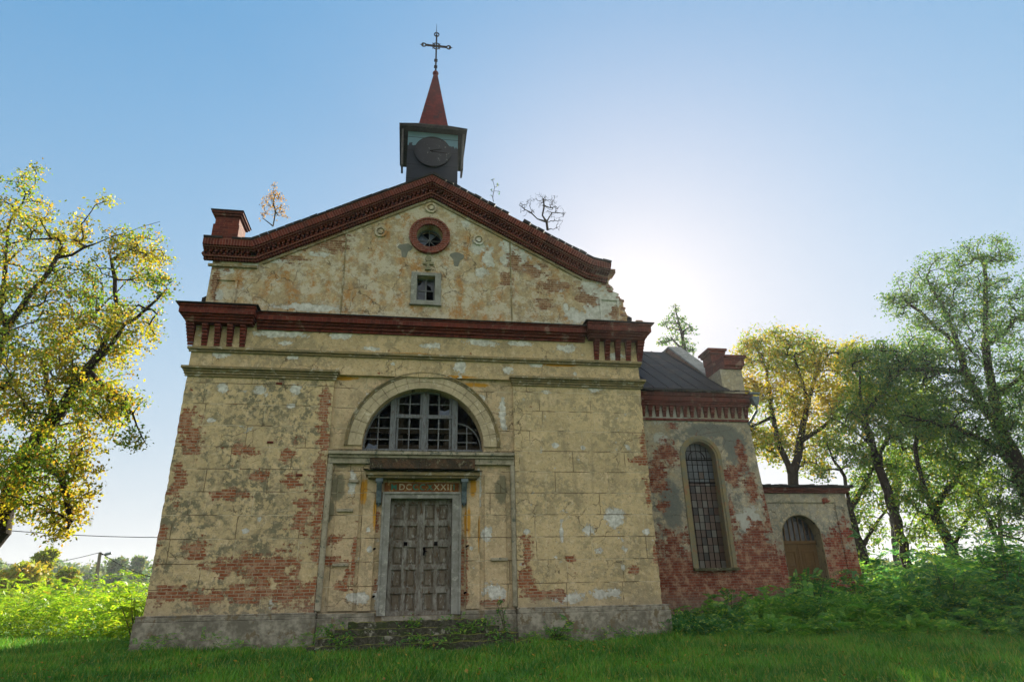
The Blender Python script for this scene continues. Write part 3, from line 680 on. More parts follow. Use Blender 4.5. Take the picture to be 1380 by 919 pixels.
def vpost(x, w, zt, y0=.42, y1=.5): mm.box(x-w/2, x+w/2, y0, y1, ARZ-.15, zt)
def archz(x, rr=ARR): return ARZ+math.sqrt(max(rr*rr-x*x, 0))
for sx in (-1, 1): vpost(sx*.92, .17, archz(.92)+.05, .36, .5)
vpost(.0, .13, archz(0), .39, .5); mm.box(-.84, .84, .395, .48, 6.35, 6.46)
for sx in (-1, 1):
    for x in (.44,): mm.box(sx*x-.018, sx*x+.018, .43, .46, ARZ, archz(x))
    for x in (.10, .79): mm.box(sx*x-.03, sx*x+.03, .42, .47, ARZ, archz(x))
for z in (5.68, 6.02): mm.box(-.8, .8, .435, .465, z, z+.03)
mm.box(-.8, .8, .435, .465, 6.78, 6.81)
for a, b in ((-1.66, -1.0),):
    for z in (5.68, 6.02, 6.34): xx = math.sqrt(max(ARR**2-(z-ARZ)**2, .1)); mm.box(-min(1.72, xx), -1.0, .435, .465, z, z+.03)
    mm.box(-1.36, -1.33, .43, .46, ARZ, archz(1.35))
for z in (5.62, 5.9): mm.box(1.0, 1.45 if z > 5.8 else 1.6, .435, .465, z, z+.025)
mm.box(1.28, 1.31, .43, .46, ARZ, 6.1); mm.box(-1.77, 1.77, .38, .5, ARZ-.18, ARZ-.02)
pts = [(1.0+.72*math.sin(a), .45, ARZ+.82*math.cos(a)-.03) for a in [PI/2*k/10 for k in range(11)]]; mm.tube(pts, .022, 5)
o_, _ = ring(0, ARZ, ARR-.05, ARR-.002, PI*.42, PI, 24); mm.prism(o_, .40, .48)
mm.build('window_frame', m_wood, lw)
mm = M().prism([(-1.68, ARZ+.0), (-1.35, ARZ+.0), (-1.36, ARZ+.12), (-1.45, ARZ+.08), (-1.6, ARZ+.16)], .466, .47); mm.build('glass', m_glassb, lw); mm = M().prism([(.46, 6.48), (.76, 6.48), (.76, 6.66), (.62, 6.6), (.46, 6.64)], .466, .47); mm.build('glass', m_glassb, lw)
# ledge below the lunette
mm = M()
for x0, x1, pr, z0, z1 in ((-2.66, 2.66, .26, 5.12, 5.21), (-2.64, 2.64, .18, 5.04, 5.118), (-2.66, -1.5, .13, 4.88, 5.038), (1.5, 2.66, .13, 4.88, 5.038)):
    mm.box(x0, x1, .118-pr, .118, z0, z1)
part(mm, 'window_ledge', m_mould_l, bevel=.01)
mm = M(); r = random.Random(4)
pts = [(-2.66, 5.212)]+[(-2.66+5.32*i/60, 5.225+abs(r.gauss(0, .015))) for i in range(61)]+[(2.66, 5.212)]
mm.prism(pts, -.12, .119); part(mm, 'ledge_moss', m_moss)
mm = M().box(-1.498, 1.498, -.04, .118, 4.74, 5.038); part(mm, 'crumbling_blocking_course', simple('stained_brick_course', '#3b372c', '#5f4a38', 4, .95, .03, c3='#77745f'), bevel=.01)
# portal: canopy, brackets, inscription, door frame
cn = empty('door_canopy', parent=church)
mm = M().box(-1.58, 1.62, -.32, .118, 4.50, 4.60).box(-1.52, 1.56, -.25, .118, 4.44, 4.498); mm.build('canopy_slab', m_mould, cn, .012)
mm = M(); r = random.Random(6); N = 24
for i in range(N):
    x0 = -1.66+3.34*i/N; x1 = -1.66+3.34*(i+1)/N; d = r.uniform(-.02, .02); e = r.uniform(-.03, .02)
    mm.prism([(-.40+d, 4.63+e), (.116, 4.72), (.116, 4.735), (-.42+d, 4.645+e)], x0, x1+.0, axis='X')
mm.build('canopy_sheet', m_tar, cn)
for x in (-1.20, 1.19):
    mm = M(); mm.prism([(-.18, 4.44), (.118, 4.44), (.118, 3.78), (.05, 3.74), (-.02, 3.78), (-.08, 4.1), (-.2, 4.32)], x-.07, x+.07, axis='X')
    mm.box(x-.10, x+.10, -.22, .117, 4.34, 4.438); mm.tube([(x, .03, 3.77), (x, .03, 3.68)], [.05, .01], 8)
    for dx in (-.03, .03): mm.tube([(x+dx, -.07, 4.3), (x+dx, -.035, 3.9)], .014, 5)
    mm.build('canopy_bracket', m_zinc, cn, .006)
ip = empty('inscription', parent=church)
M().box(-1.06, 1.04, .06, .119, 4.10, 4.36).build('inscription_panel', m_orange, ip)
def letter(ch, x, z, size, mat, y=.052):
    cu = bpy.data.curves.new('letter', 'FONT'); cu.body = ch; cu.size = size; cu.extrude = .006; cu.align_x = 'CENTER'; cu.offset = .004
    o = bpy.data.objects.new('letter_tmp', cu); COL.objects.link(o)
    dg = bpy.context.evaluated_depsgraph_get(); me = bpy.data.meshes.new_from_object(o.evaluated_get(dg)); bpy.data.objects.remove(o)
    me.transform(Matrix.Translation((x, y, z)) @ Matrix.Rotation(PI/2, 4, 'X')); me.materials.clear()
    return link('letter', me, mat, ip)
for ch, px, mt in zip('MDCCCXXXIII', (531, 541.7, 551, 560, 569.5, 579.5, 588.5, 597.5, 603.8, 607.8, 611.8), (m_teal, m_cream, m_cream, m_teal, m_teal, m_teal, m_cream, m_cream, m_cream, m_cream, m_teal)):
    letter(ch, at(px, 655, .05)[0], 4.155, .235, mt)
fd = empty('front_door', parent=church)
mm = M(); mm.prism([(-1.08, .88), (-.865, .88), (-.865, 3.915), (.865, 3.915), (.865, .88), (1.10, .88), (1.10, 4.07), (-1.08, 4.07)], .03, .36)
mm.prism([(-1.10, .88), (-1.04, .88), (-1.04, 4.03), (1.06, 4.03), (1.06, .88), (1.12, .88), (1.12, 4.095), (-1.10, 4.095)], -.01, .117)
mm.build('door_surround', m_stone, fd, .008)
mm = M().box(-.95, .95, -.05, .4, .76, .868); mm.build('threshold', m_plinth, fd)
rows = ((3.35, 3.78), (2.80, 3.19), (2.16, 2.62), (1.58, 2.03), (.98, 1.42))
for s in (-1, 1):
    x0, x1 = sorted((s*.008, s*.862)); mm = M()
    mm.box(x0, x1, .33, .36, .875, 3.91, 1)
    cols = [(x0+.10, x0+.37), (x0+.49, x0+.75)]
    mm.box(x0, x0+.10, .28, .33, .875, 3.91); mm.box(x0+.37, x0+.49, .285, .33, .88, 3.90); mm.box(x0+.75, x1, .28, .33, .875, 3.91)
    zz = [.875]+[v for rr_ in reversed(rows) for v in rr_]+[3.91]
    for i in range(0, len(zz), 2): mm.box(x0+.002, x1-.002, .278, .329, zz[i], zz[i+1])
    for a, b in cols:
        for c0, c1 in rows:
            mm.box(a+.05, b-.05, .305, .329, c0+.05, c1-.05, 1)
    if s < 0: mm.box(-.03, .03, .262, .277, .9, 3.9)
    mm.build('door_leaf', [m_wood_d, m_wood_p] if 'm_wood_d' in globals() else [simple('peeling_door_rail', '#5d584e', '#8a8a84', 3, .8, .005, stretch=(2, 2, .8), c3='#54422e'), m_wood_p], fd, .006)
for x in (-.46, .38): M().box(x, x+.1, .25, .277, 2.66, 2.76).build('door_bolt', m_iron, fd)
mm = M().box(.08, .14, .25, .277, 2.40, 2.62).tube([(.11, .26, 2.5), (.11, .21, 2.5), (.20, .205, 2.5)], .012, 6); mm.build('door_handle', m_iron, fd)
# relief of the portal walls
for x0, x1 in ((-2.67, -2.52), (2.55, 2.67)): part(M().box(x0, x1, -.03, .118, 1.02, 4.88), 'corner_bead', m_mould_l, bevel=.03)
for x0, x1, y0, z0, z1_ in ((-2.36, -1.72, .075, 1.02, 4.6), (1.78, 2.40, .075, 1.02, 4.6), (-1.62, -1.25, .04, 1.0, 4.44), (1.27, 1.64, .04, 1.0, 4.44)):
    part(M().box(x0, x1, y0, .118, z0, z1_), 'portal_lesene', m_ctr, bevel=.008)
for (xa_, xb_, z) in ((-2.32, -1.88, 3.55), (-2.32, -1.9, 2.13), (1.95, 2.42, 2.22), (-2.05, -1.78, 4.35)): part(M().box(xa_, xb_, .0, .074, z, z+.08), 'wall_ledge', m_mould_l, bevel=.006)
for x, z in ((-1.25, 2.55), (1.27, 2.6), (-1.2, 1.35), (1.22, 1.4)): part(M().tube([(x, .04, z), (x, -.06, z+.01), (x+.05, -.07, z+.02)], .025, 6), 'iron_hinge_pin', m_iron)
for px, py in ((378, 517), (366, 596), (405, 640)):
    p = at(px, py); part(M().box(p[0]-.12, p[0]+.05, -.02, -.001, p[2]-.03, p[2]+.03), 'putlog_brick', m_brick_h)
# ------------------------------------------------------------------ nave body, roof, inside
mm = M(); mm.box(-6.6, -6.1, 1.202, 14, 0, 10.2).box(6.1, 6.6, 1.202, 14, 0, 10.2).prism([(-6.098, 0), (6.098, 0), (6.098, 10.2), (0, 13.85), (-6.098, 10.2)], 13.4, 14); part(mm, 'nave_wall', m_wing)
mm = M().prism([(-7.0, 9.95), (0, 13.85), (7.0, 10.05), (7.0, 10.15), (0, 14.05), (-7.0, 10.15)], .662, 14.3); part(mm, 'nave_roof', m_tin)
mm = M().box(-6.0, 6.0, .7, 13.3, 4.6, 4.7); part(mm, 'loft_floor', m_dark)
mm = M()
for x in (-1.55, -.7, .75, 1.5): mm.box(x-.08, x+.08, 1.6, 1.76, 4.7, 7.4)
for z in (5.6, 6.15): mm.box(-2.2, 2.2, 1.5, 1.58, z, z+.18)
part(mm, 'gallery_railing', simple('old_brown_wood', '#4a3f33', '#5d5346', 5, .9, .003))
# ------------------------------------------------------------------ bell turret
TY = 1.0; bt = empty('bell_turret', parent=church)
xa, xb = at(549, 200, TY)[0], at(617, 200, TY)[0]; zt = at(585, 180, TY)[2]; TC = (xa+xb)/2; hw = (xb-xa)/2
TCY = TY+hw
M().box(xa, xb, TY, TY+2*hw, 13.2, zt).build('turret_box', m_tfront, bt)
ov = .30
mm = M().box(xa-ov, xb+ov, TY-ov, TY+2*hw+ov, zt, zt+.07); mm.prism([(TC-hw-ov-.03, zt+.072), (TC+hw+ov+.03, zt+.072), (TC+.55, zt+.14), (TC-.55, zt+.14)], TY-ov-.03, TY+2*hw+ov+.03); mm.build('turret_eaves', m_tar, bt)
for s in (-1, 1):
    xo = xa if s < 0 else xb; mm = M(); x0, x1 = sorted((xo+s*.012, xo+s*.20))
    zb = at(545, 224, TY)[2]
    mm.prism([(xo+s*.17, zt-.001), (xo+s*.24, zt-.001), (xo+s*.20, zb), (xo+s*.13, zb)], TY-.1, TY+.45)
    mm.build('side_shutter', m_turret_side, bt)
c = at(583, 206, TY); cr = (at(607, 206, TY)[0]-at(558, 206, TY)[0])/2
mm = M().prism(circ(c[0], c[2], cr, n=40, close=True), TY-.07, TY-.001); o_, h_ = ring(c[0], c[2], cr-.045, cr, n=40); mm.prism(o_, TY-.085, TY-.071, holes=h_)
ck = mm.build('clock_face', m_clock, bt)
mm = M(); mm.prism([(c[0]-.1, c[2]-.035), (c[0]+cr*.80, c[2]-.065), (c[0]+cr*.8, c[2]-.045), (c[0]-.1, c[2]+.005)], TY-.10, TY-.092); mm.prism([(c[0]-.1, c[2]-.03), (c[0]+cr*.5, c[2]+.09), (c[0]+cr*.48, c[2]+.12), (c[0]-.1, c[2]+.02)], TY-.11, TY-.102)
mm.build('clock_hand', m_iron, bt)
# spire: tall four-sided pyramid
sb = at(583, 170, TCY); zs0 = zt+.10; pk = at(587, 101, TCY); sw = (at(604, 172, TCY-.4)[0]-at(563, 168, TCY-.4)[0])/2*1.12
mm = M(); b = mm.b; z1 = pk[2]
bot = [b.verts.new((TC+dx*sw, TCY+dy*sw, zs0)) for dx, dy in ((-1, -1), (1, -1), (1, 1), (-1, 1))]
top = [b.verts.new((pk[0]+dx*.07, TCY+dy*.07, z1)) for dx, dy in ((-1, -1), (1, -1), (1, 1), (-1, 1))]
b.faces.new(bot); b.faces.new(top)
for i in range(4): b.faces.new([bot[i], bot[(i+1) % 4], top[(i+1) % 4], top[i]])
mm.build('spire', m_spire, bt)
M().tube([(pk[0], TCY, z1-.02), (pk[0], TCY, z1+.05), (pk[0], TCY, z1+.12), (pk[0], TCY, z1+.2)], [.09, .13, .11, .04], 10).build('spire_finial', m_spire, bt)
ctop = at(588.5, 33, TCY); cc = at(588, 62.5, TCY)
mm = M(); x, y, z = cc[0], TCY, cc[2]
mm.tube([(pk[0], y, z1+.1), (x, y, z), (x, y, at(588, 47, TCY)[2])], .033, 8); mm.tube([(x, y, z+.2), (ctop[0], y, ctop[2])], [.03, .006], 6)
wl = x-at(569.5, 61, TCY)[0]; mm.box(x-wl+.1, x+wl-.1, y-.03, y+.03, z-.035, z+.035)
def loop(cx, cz, r, w=.028): mm.tube([(cx+r*math.cos(a), y, cz+r*math.sin(a)) for a in [2*PI*k/12 for k in range(13)]], w, 5)
loop(x-wl+.05, z, .09); loop(x+wl-.05, z, .09); loop(x, at(588, 47, TCY)[2], .10); loop(x, z, .17, .022)
for dx, dz in ((-wl-.05, 0), (wl+.05, 0)): mm.tube([(x+dx*.85, y, z), (x+dx*1.12, y, z)], [.04, .004], 5)
for k in range(4):
    a = PI/4+PI/2*k; mm.tube([(x+.1*math.cos(a), y, z+.1*math.sin(a)), (x+.24*math.cos(a), y, z+.24*math.sin(a))], [.02, .01], 5)
for pz in (.4, .75): mm.box(x-.07, x+.07, y-.06, y+.06, z1+pz, z1+pz+.05)
mm.build('iron_cross', m_iron, bt)
# ------------------------------------------------------------------ side wing
WY = 2.5
wg = empty('side_wing', parent=church)
WC, WR, WS, WSP = 9.72, .64, 2.06, 5.72
mm = M(); mm.prism([(6.602, -.2), (12.2, -.2), (12.1, 1.1), (11.98, 3.2), (11.86, 5.2), (11.72, 8.05), (6.602, 8.05)], WY, WY+.55, holes=[arch(WC, WSP, WR, WS, 28)]); mm.build('wing_front_wall', m_wing, wg)
mm = M().prism([(WY+.552, -.2), (12.6, -.2), (12.6, 7.9), (7.9, 11.3), (WY+.552, 7.9)], 11.2, 11.7, axis='X'); mm.box(6.602, 11.198, 12.1, 12.6, -.2, 8.0); mm.build('wing_side_wall', m_wing, wg)
mm = M()
for z0, z1_, pr in ((7.03, 7.11, .05), (7.56, 7.64, .14), (7.642, 7.70, .19), (7.702, 7.88, .25), (7.882, 8.03, .30)):
    mm.box(6.85, 11.72+pr*.8, WY-pr, WY-.001, z0, z1_)
mm.build('wing_cornice', m_brick, wg, .006)
for k in range(19):
    x = 6.98+k*.262
    if x > 11.8: break
    cm = M()
    for j in range(4): cm.box(x-.055-.006*j, x+.055+.006*j, WY-.05-.03*j, WY-.001, 7.17+j*.095, 7.17+j*.095+.085)
    cm.build('brick_dentil', m_brick_h, wg)
# wing roof with standing seams
def rz(y): return 8.12+(y-2.1)*.66
mm = M(); mm.prism([(2.08, 8.05), (7.3, rz(7.3)), (12.7, 7.95), (12.7, 8.02), (7.3, rz(7.3)+.06), (2.08, 8.12)], 6.602, 11.0, axis='X')
for k in range(8):
    x = 7.0+k*.55; mm.prism([(2.08, 8.122), (7.3, rz(7.3)+.062), (7.3, rz(7.3)+.10), (2.08, 8.16)], x, x+.025, axis='X')
mm.build('wing_roof', m_tin, wg)
mm = M(); r = random.Random(21)
for k in range(34):                                                     # ragged tin edge over the eaves
    x0 = 6.9+k*.142; d = r.uniform(-.05, .04); mm.prism([(2.0+d, 8.03+r.uniform(-.03, .03)), (2.2, 8.10), (2.2, 8.13), (2.0+d, 8.07)], x0, x0+.15, axis='X')
mm.build('eaves_sheet', m_tar, wg)
# stepped parapet behind the roof
def pz(y): return 9.06+(y-3.54)*.70
mm = M(); mm.prism([(2.6, 8.0), (7.3, 11.0), (12.6, 8.0), (12.6, 8.3), (8.4, 11.65), (6.9, 11.65), (3.2, pz(3.2)), (2.6, 8.6)], 11.02, 11.5, axis='X'); mm.build('parapet', m_brick_w, wg)
mm = M(); mm.prism([(3.3, pz(3.3)+.002), (6.9, 11.652), (8.4, 11.652), (8.4, 11.72), (6.86, 11.72), (3.3, pz(3.3)+.07)], 10.96, 11.56, axis='X'); mm.build('parapet_coping', m_stone, wg)
mm = M(); mm.box(10.86, 11.72, 2.32, 3.3, 8.0, 9.0).box(11.0, 11.75, 2.25, 2.9, 9.002, 9.12, 1).box(11.0, 11.82, 2.2, 2.9, 9.122, 9.42, 1).box(11.0, 11.9, 2.14, 2.95, 9.422, 9.52, 1)
mm.box(10.92, 11.42, 2.96, 3.6, 9.0, 9.5, 1).box(10.90, 11.44, 2.94, 3.64, 9.522, 9.85, 1).box(10.84, 11.50, 2.88, 3.70, 9.852, 9.96, 1).box(10.78, 11.56, 2.84, 3.76, 9.962, 10.06, 1)
mm.build('corner_pier', [m_wing, m_brick_h], wg, .01)
# hopper and downpipe
mm = M(); mm.box(11.72, 12.12, 2.02, 2.16, 7.98, 8.04); mm.box(11.80, 12.06, 2.02, 2.26, 7.80, 7.88); mm.prism([(11.88, 7.58), (12.00, 7.58), (12.06, 7.80), (11.80, 7.80)], 2.04, 2.24); mm.tube([(11.95, 2.13, 7.56), (11.95, 2.13, 7.38), (11.78, 2.3, 7.08), (11.66, 2.38, 6.92)], .05, 8)
mm.build('downpipe', m_zinc, wg)
M().prism([(11.75, 6.55), (12.05, 6.2), (12.2, 5.9), (12.12, 5.88), (11.8, 6.3)], 4.0, 6.5).build('side_eave', m_tar, wg)
# tall arched window
ww = empty('arched_window', parent=church)
def arch_band(mm, cx, zs, r0, r1, z0, y0, y1):
    mm.prism([(cx+r1, z0)]+circ(cx, zs, r1, 0, PI, 28)+[(cx-r1, z0), (cx-r0, z0)]+list(reversed(circ(cx, zs, r0, 0, PI, 28)))+[(cx+r0, z0)], y0, y1)
mm = M(); arch_band(mm, WC, WSP, WR-.001, WR+.13, WS, WY-.035, WY-.001); arch_band(mm, WC, WSP, WR-.07, WR-.002, WS, WY+.0, WY+.5); mm.build('window_surround', simple('ochre_grey_surround', '#857856', '#6d7062', 2, .9, .006, c3='#8a6a50'), ww)
M().box(WC-WR-.14, WC+WR+.14, WY-.14, WY+.3, WS-.09, WS-.003).build('window_sill', m_moss, ww)
gw = WR-.07; mm = M()
mm.prism(arch(WC, WSP, gw, 4.9, 24), WY+.34, WY+.345); mm.build('upper_glass', m_pane_up, ww)
M().box(WC-gw, WC+gw, WY+.34, WY+.345, WS, 4.898).build('lower_panes', m_pane_lo, ww)
mm = M(); x0 = WC-gw
for k in range(1, 6):
    x = WC-gw+2*gw*k/6; mm.box(x-.007, x+.007, WY+.315, WY+.335, WS, WSP+math.sqrt(max(gw*gw-(x-WC)**2, 0)))
z = WS+.0
while z < WSP+gw-.1:
    h = gw if z < WSP else math.sqrt(gw*gw-(z-WSP)**2); mm.box(WC-h, WC+h, WY+.318, WY+.338, z, z+.014); z += .247
for z in (4.9, 5.7): mm.box(WC-gw, WC+gw, WY+.30, WY+.338, z-.02, z+.02)
o_, _ = ring(WC, WSP, gw*.52, gw*.56, 0, PI, 16); mm.prism(o_, WY+.31, WY+.33)
mm.build('glazing_bars', m_iron, ww)
# ------------------------------------------------------------------ porch
PY = 3.3; pc = empty('side_porch', parent=church)
DC, DR, DSP = 13.55, .78, 3.10
mm = M(); mm.prism([(11.5, -.2), (15.5, -.2), (15.55, 4.62), (11.5, 4.62)], PY, PY+.5, holes=[[(DC+DR, .3)]+circ(DC, DSP, DR, 0, PI, 28)+[(DC-DR, .3)]]); mm.build('porch_wall', m_porch, pc)
mm = M(); mm.box(15.05, 15.53, PY+.502, 7.4, -.2, 4.6).box(11.71, 15.0, 6.9, 7.4, -.2, 4.6).build('porch_side_wall', m_porch, pc)
mm = M(); mm.box(12.1, 15.57, PY-.05, PY-.001, 4.28, 4.60); mm.box(15.06, 15.55, PY-.05, PY-.001, -.2, 4.278); mm.box(12.1, 12.34, PY-.05, PY-.001, -.2, 4.278); mm.build('porch_frame', m_porch, pc, .01)
mm = M(); mm.box(11.75, 15.66, PY-.12, 7.5, 4.622, 4.70).box(11.75, 15.72, PY-.18, 7.5, 4.702, 4.80); mm.build('porch_cornice', m_brick_h, pc)
mm = M(); mm.prism([(PY-.27, 4.802), (PY-.27, 4.84), (7.6, 5.35), (7.6, 4.802)], 11.72, 15.82, axis='X'); r = random.Random(9)
for k in range(26):
    x0 = 11.75+k*.156; mm.prism([(PY-.33+r.uniform(0, .05), 4.84+r.uniform(0, .03)), (PY+.2, 4.90), (PY+.2, 4.95), (PY-.3, 4.87+r.uniform(0, .05))], x0, x0+.15, axis='X')
mm.build('porch_roof', m_tar, pc)
mm = M(); arch_band(mm, DC, DSP, DR-.03, DR-.001, .3, PY+.0, PY+.5); mm.build('door_reveal', simple('reveal_plaster', '#8a7f60', '#6d6550', 2, .9, .006, c3='#3f3e38'), pc)
pd = empty('porch_door', parent=church)
gw = DR-.032
for s in (-1, 1):
    x0, x1 = sorted((DC+s*.004, DC+s*gw)); mm = M(); mm.box(x0, x1, PY+.42, PY+.46, .3, 2.88)
    for z0, z1_ in ((.55, 1.15), (1.30, 1.88), (2.02, 2.66)):
        mm.prism([(x0+.12, z0), (x1-.12, z0), (x1-.12, z1_), (x0+.12, z1_)], PY+.395, PY+.419, holes=[[(x0+.17, z0+.05), (x1-.17, z0+.05), (x1-.17, z1_-.05), (x0+.17, z1_-.05)]]); mm.box(x0+.22, x1-.22, PY+.40, PY+.419, z0+.10, z1_-.10)
    mm.box(x0, x0+.05, PY+.40, PY+.419, .3, 2.88) if s > 0 else mm.box(x1-.05, x1, PY+.40, PY+.419, .3, 2.88)
    mm.build('door_leaf', m_door2, pd, .006)
mm = M().box(DC-gw, DC+gw, PY+.38, PY+.47, 2.882, 3.0); 
for k in range(-3, 4):
    x = DC+k*.2; mm.box(x-.018, x+.018, PY+.42, PY+.45, 3.0, DSP+math.sqrt(max(gw*gw-(x-DC)**2, 0)))
mm.build('fanlight_frame', m_door2, pd)
mm = M(); mm.prism(arch(DC, DSP, gw, 3.0, 20), PY+.455, PY+.46); mm.build('fanlight_glass', m_glassd, pd)
# ------------------------------------------------------------------ entrance steps
st = tag(empty('stone_steps', (0, 0, 0)), 'mossy overgrown stone steps leading up to the church front door', 'steps')
r = random.Random(31)
for x0, x1, y0, z1_ in ((-1.75, 1.75, -.55, .76), (-2.05, 2.05, -.85, .60), (-2.45, 2.5, -1.15, .44), (-2.6, 2.75, -1.45, .28)):
    pts = [(x0, -.3), (x1, -.3)]+[(x1-(x1-x0)*i/50+r.uniform(-.015, .015), z1_+r.gauss(0, .012)) for i in range(51)]
    M().prism(pts, y0, -.2 if z1_ < .7 else -.203).build('step', m_step, st, .02)
# ------------------------------------------------------------------ vegetation helpers
def tube_mesh(name, A, B, ra, rb, mat, parent, n=5, dA=None, dB=None):
    """frusta between points A and B"""
    d = nrm(B-A); ref = np.where(np.abs(d[:, 2:3]) < .9, np.array([[0, 0, 1.]]), np.array([[1., 0, 0]]))
    ang = np.arange(n)*2*PI/n
    def rings(dd):
        u = nrm(np.cross(dd, ref)); v = np.cross(dd, u); return u[:, None]*np.cos(ang)[None, :, None]+v[:, None]*np.sin(ang)[None, :, None]
    P = np.concatenate([A[:, None]+rings(d if dA is None else dA)*ra[:, None, None], B[:, None]+rings(d if dB is None else dB)*rb[:, None, None]], 1).reshape(-1, 3)
    e = np.arange(len(A))[:, None, None]*2*n; k = np.arange(n)
    q = np.stack([k, (k+1) % n, (k+1) % n+n, k+n], -1)[None]+e
    o = np_mesh(name, P, q.reshape(-1, 4), mat, parent); o.data.polygons.foreach_set('use_smooth', [True]*len(o.data.polygons)); return o
def make_tree(name, label, cat, limbs, crown, leafmat, bark=None, trunk_r=.25, leaves=30, lsize=.12, spread=.28, tip=.008, group=None, wig=.12, seed=1, twigs=0, expo=.48, leafname='crown'):
    """limbs: list of polylines [(px,py,Y),...] in photograph coordinates, first one is the trunk; crown: blobs (px,py,rpx,Y,n)"""
    global rng
    rng = np.random.default_rng(seed)
    base = at(*limbs[0][0][:2], limbs[0][0][2]); base[2] = gz(base[0], base[1])-.1 if name != 'roof_sapling' else base[2]
    root = tag(empty(name, tuple(base)), label, cat, group)
    pos = []; par = []; lim = []
    for li, lb in enumerate(limbs):
        pts = [at(a, b, c) for a, b, c in lb]
        if li == 0: pts[0] = base.copy()
        for i in range(len(pts)-1):
            L = np.linalg.norm(pts[i+1]-pts[i]); k = max(2, int(L/.45))
            for j in range(1 if (i or li) else 0, k+1):
                if i and j == 0: continue
                p = pts[i]+(pts[i+1]-pts[i])*j/k
                p = p + (rng.normal(size=3)*.035 if (j not in (0,)) else 0)
                if li == 0 and i == 0 and j == 0: pos.append(p); par.append(-1); lim.append(True); continue
                if i == 0 and j == 1 and li:
                    dd = np.linalg.norm(np.array(pos)-pts[0], axis=1); prev = int(dd.argmin())
                else: prev = len(pos)-1
                pos.append(p); par.append(prev); lim.append(True)
    att = []
    for bx, by, br, bY, n in crown:
        c = at(bx, by, bY); rad = br/FPX*np.linalg.norm(c-CAM)
        s = rng.normal(size=(n, 3)); s = nrm(s)*(rng.uniform(.08, 1, (n, 1))**.45)*rad; att.append(c+s)
    att = np.concatenate(att); att = att[att[:, 2] > gz(att[:, 0], att[:, 1])+.3] if name != 'roof_sapling' else att
    P0 = np.array(pos)
    dmin = np.array([np.linalg.norm(P0-a, axis=1).min() for a in att]); att = att[np.argsort(dmin)]
    P = np.zeros((len(pos)+len(att)*8, 3)); n0 = len(pos); P[:n0] = P0; N = n0; tips = []; leafpts = []
    for a in att:
        d = np.linalg.norm(P[:N]-a, axis=1) + np.maximum(0, P[:N, 2]-a[2])*.5; j = int(d.argmin()); p = P[j].copy(); L = np.linalg.norm(a-p)
        k = int(np.clip(L/.3, 2, 8)); prev = j; side = rng.normal(size=3)*wig*L; side[2] = abs(side[2])*.8+.06*L
        for i in range(1, k+1):
            t_ = i/k; q_ = p+(a-p)*t_+side*math.sin(PI*t_)*.7+(rng.normal(size=3)*.03 if i < k else 0)
            if N >= len(P): break
            P[N] = q_; par.append(prev); lim.append(False); prev = N; N += 1
            if t_ > .6: leafpts.append(q_)
        tips.append(prev)
    P = P[:N]; par = np.array(par[:N]); cnt = np.zeros(N); 
    for t_ in tips: cnt[t_] += 1
    for i in range(N-1, 0, -1):
        if par[i] >= 0: cnt[par[i]] += cnt[i]
    # parents always come before children except joins between limbs, which are earlier anyway
    cnt = np.maximum(cnt, 1); rad = tip*cnt**expo; sc = trunk_r/rad[0]
    limm = np.array(lim[:N]); w = np.clip(np.log(cnt)/math.log(cnt[0]+1.01), 0, 1); rad = rad*(1+(sc-1)*w)
    kids = np.arange(1, N); A, B = P[par[kids]], P[kids]; ra, rb = rad[par[kids]], rad[kids]; ra = np.minimum(ra, rb*1.6+.01)
    ed = nrm(B-A); node = np.zeros((N, 3)); node[kids] = ed; main = np.full(N, -1)
    for i_ in kids:
        p_ = par[i_]
        if main[p_] < 0 or rad[i_] > rad[main[p_]]: main[p_] = i_
    for p_ in range(N):
        if main[p_] > 0: node[p_] = node[p_]+ed[main[p_]-1]
    node = nrm(node); ismain = (main[par[kids]] == kids)
    ra = np.where(ismain, rad[par[kids]], ra)
    tube_mesh('trunk', A-base, B-base, ra, rb, bark or m_bark, root, 8, np.where(ismain[:, None], node[par[kids]], ed), node[kids])
    if leaves:
        lp = np.array(leafpts); c = np.repeat(lp, leaves, 0); c = c+rng.normal(size=c.shape)*spread*np.array([1, 1, .65])
        v, q_ = leaf_quads(c-base, lsize); np_mesh(leafname, v, q_, leafmat, root)
    return root
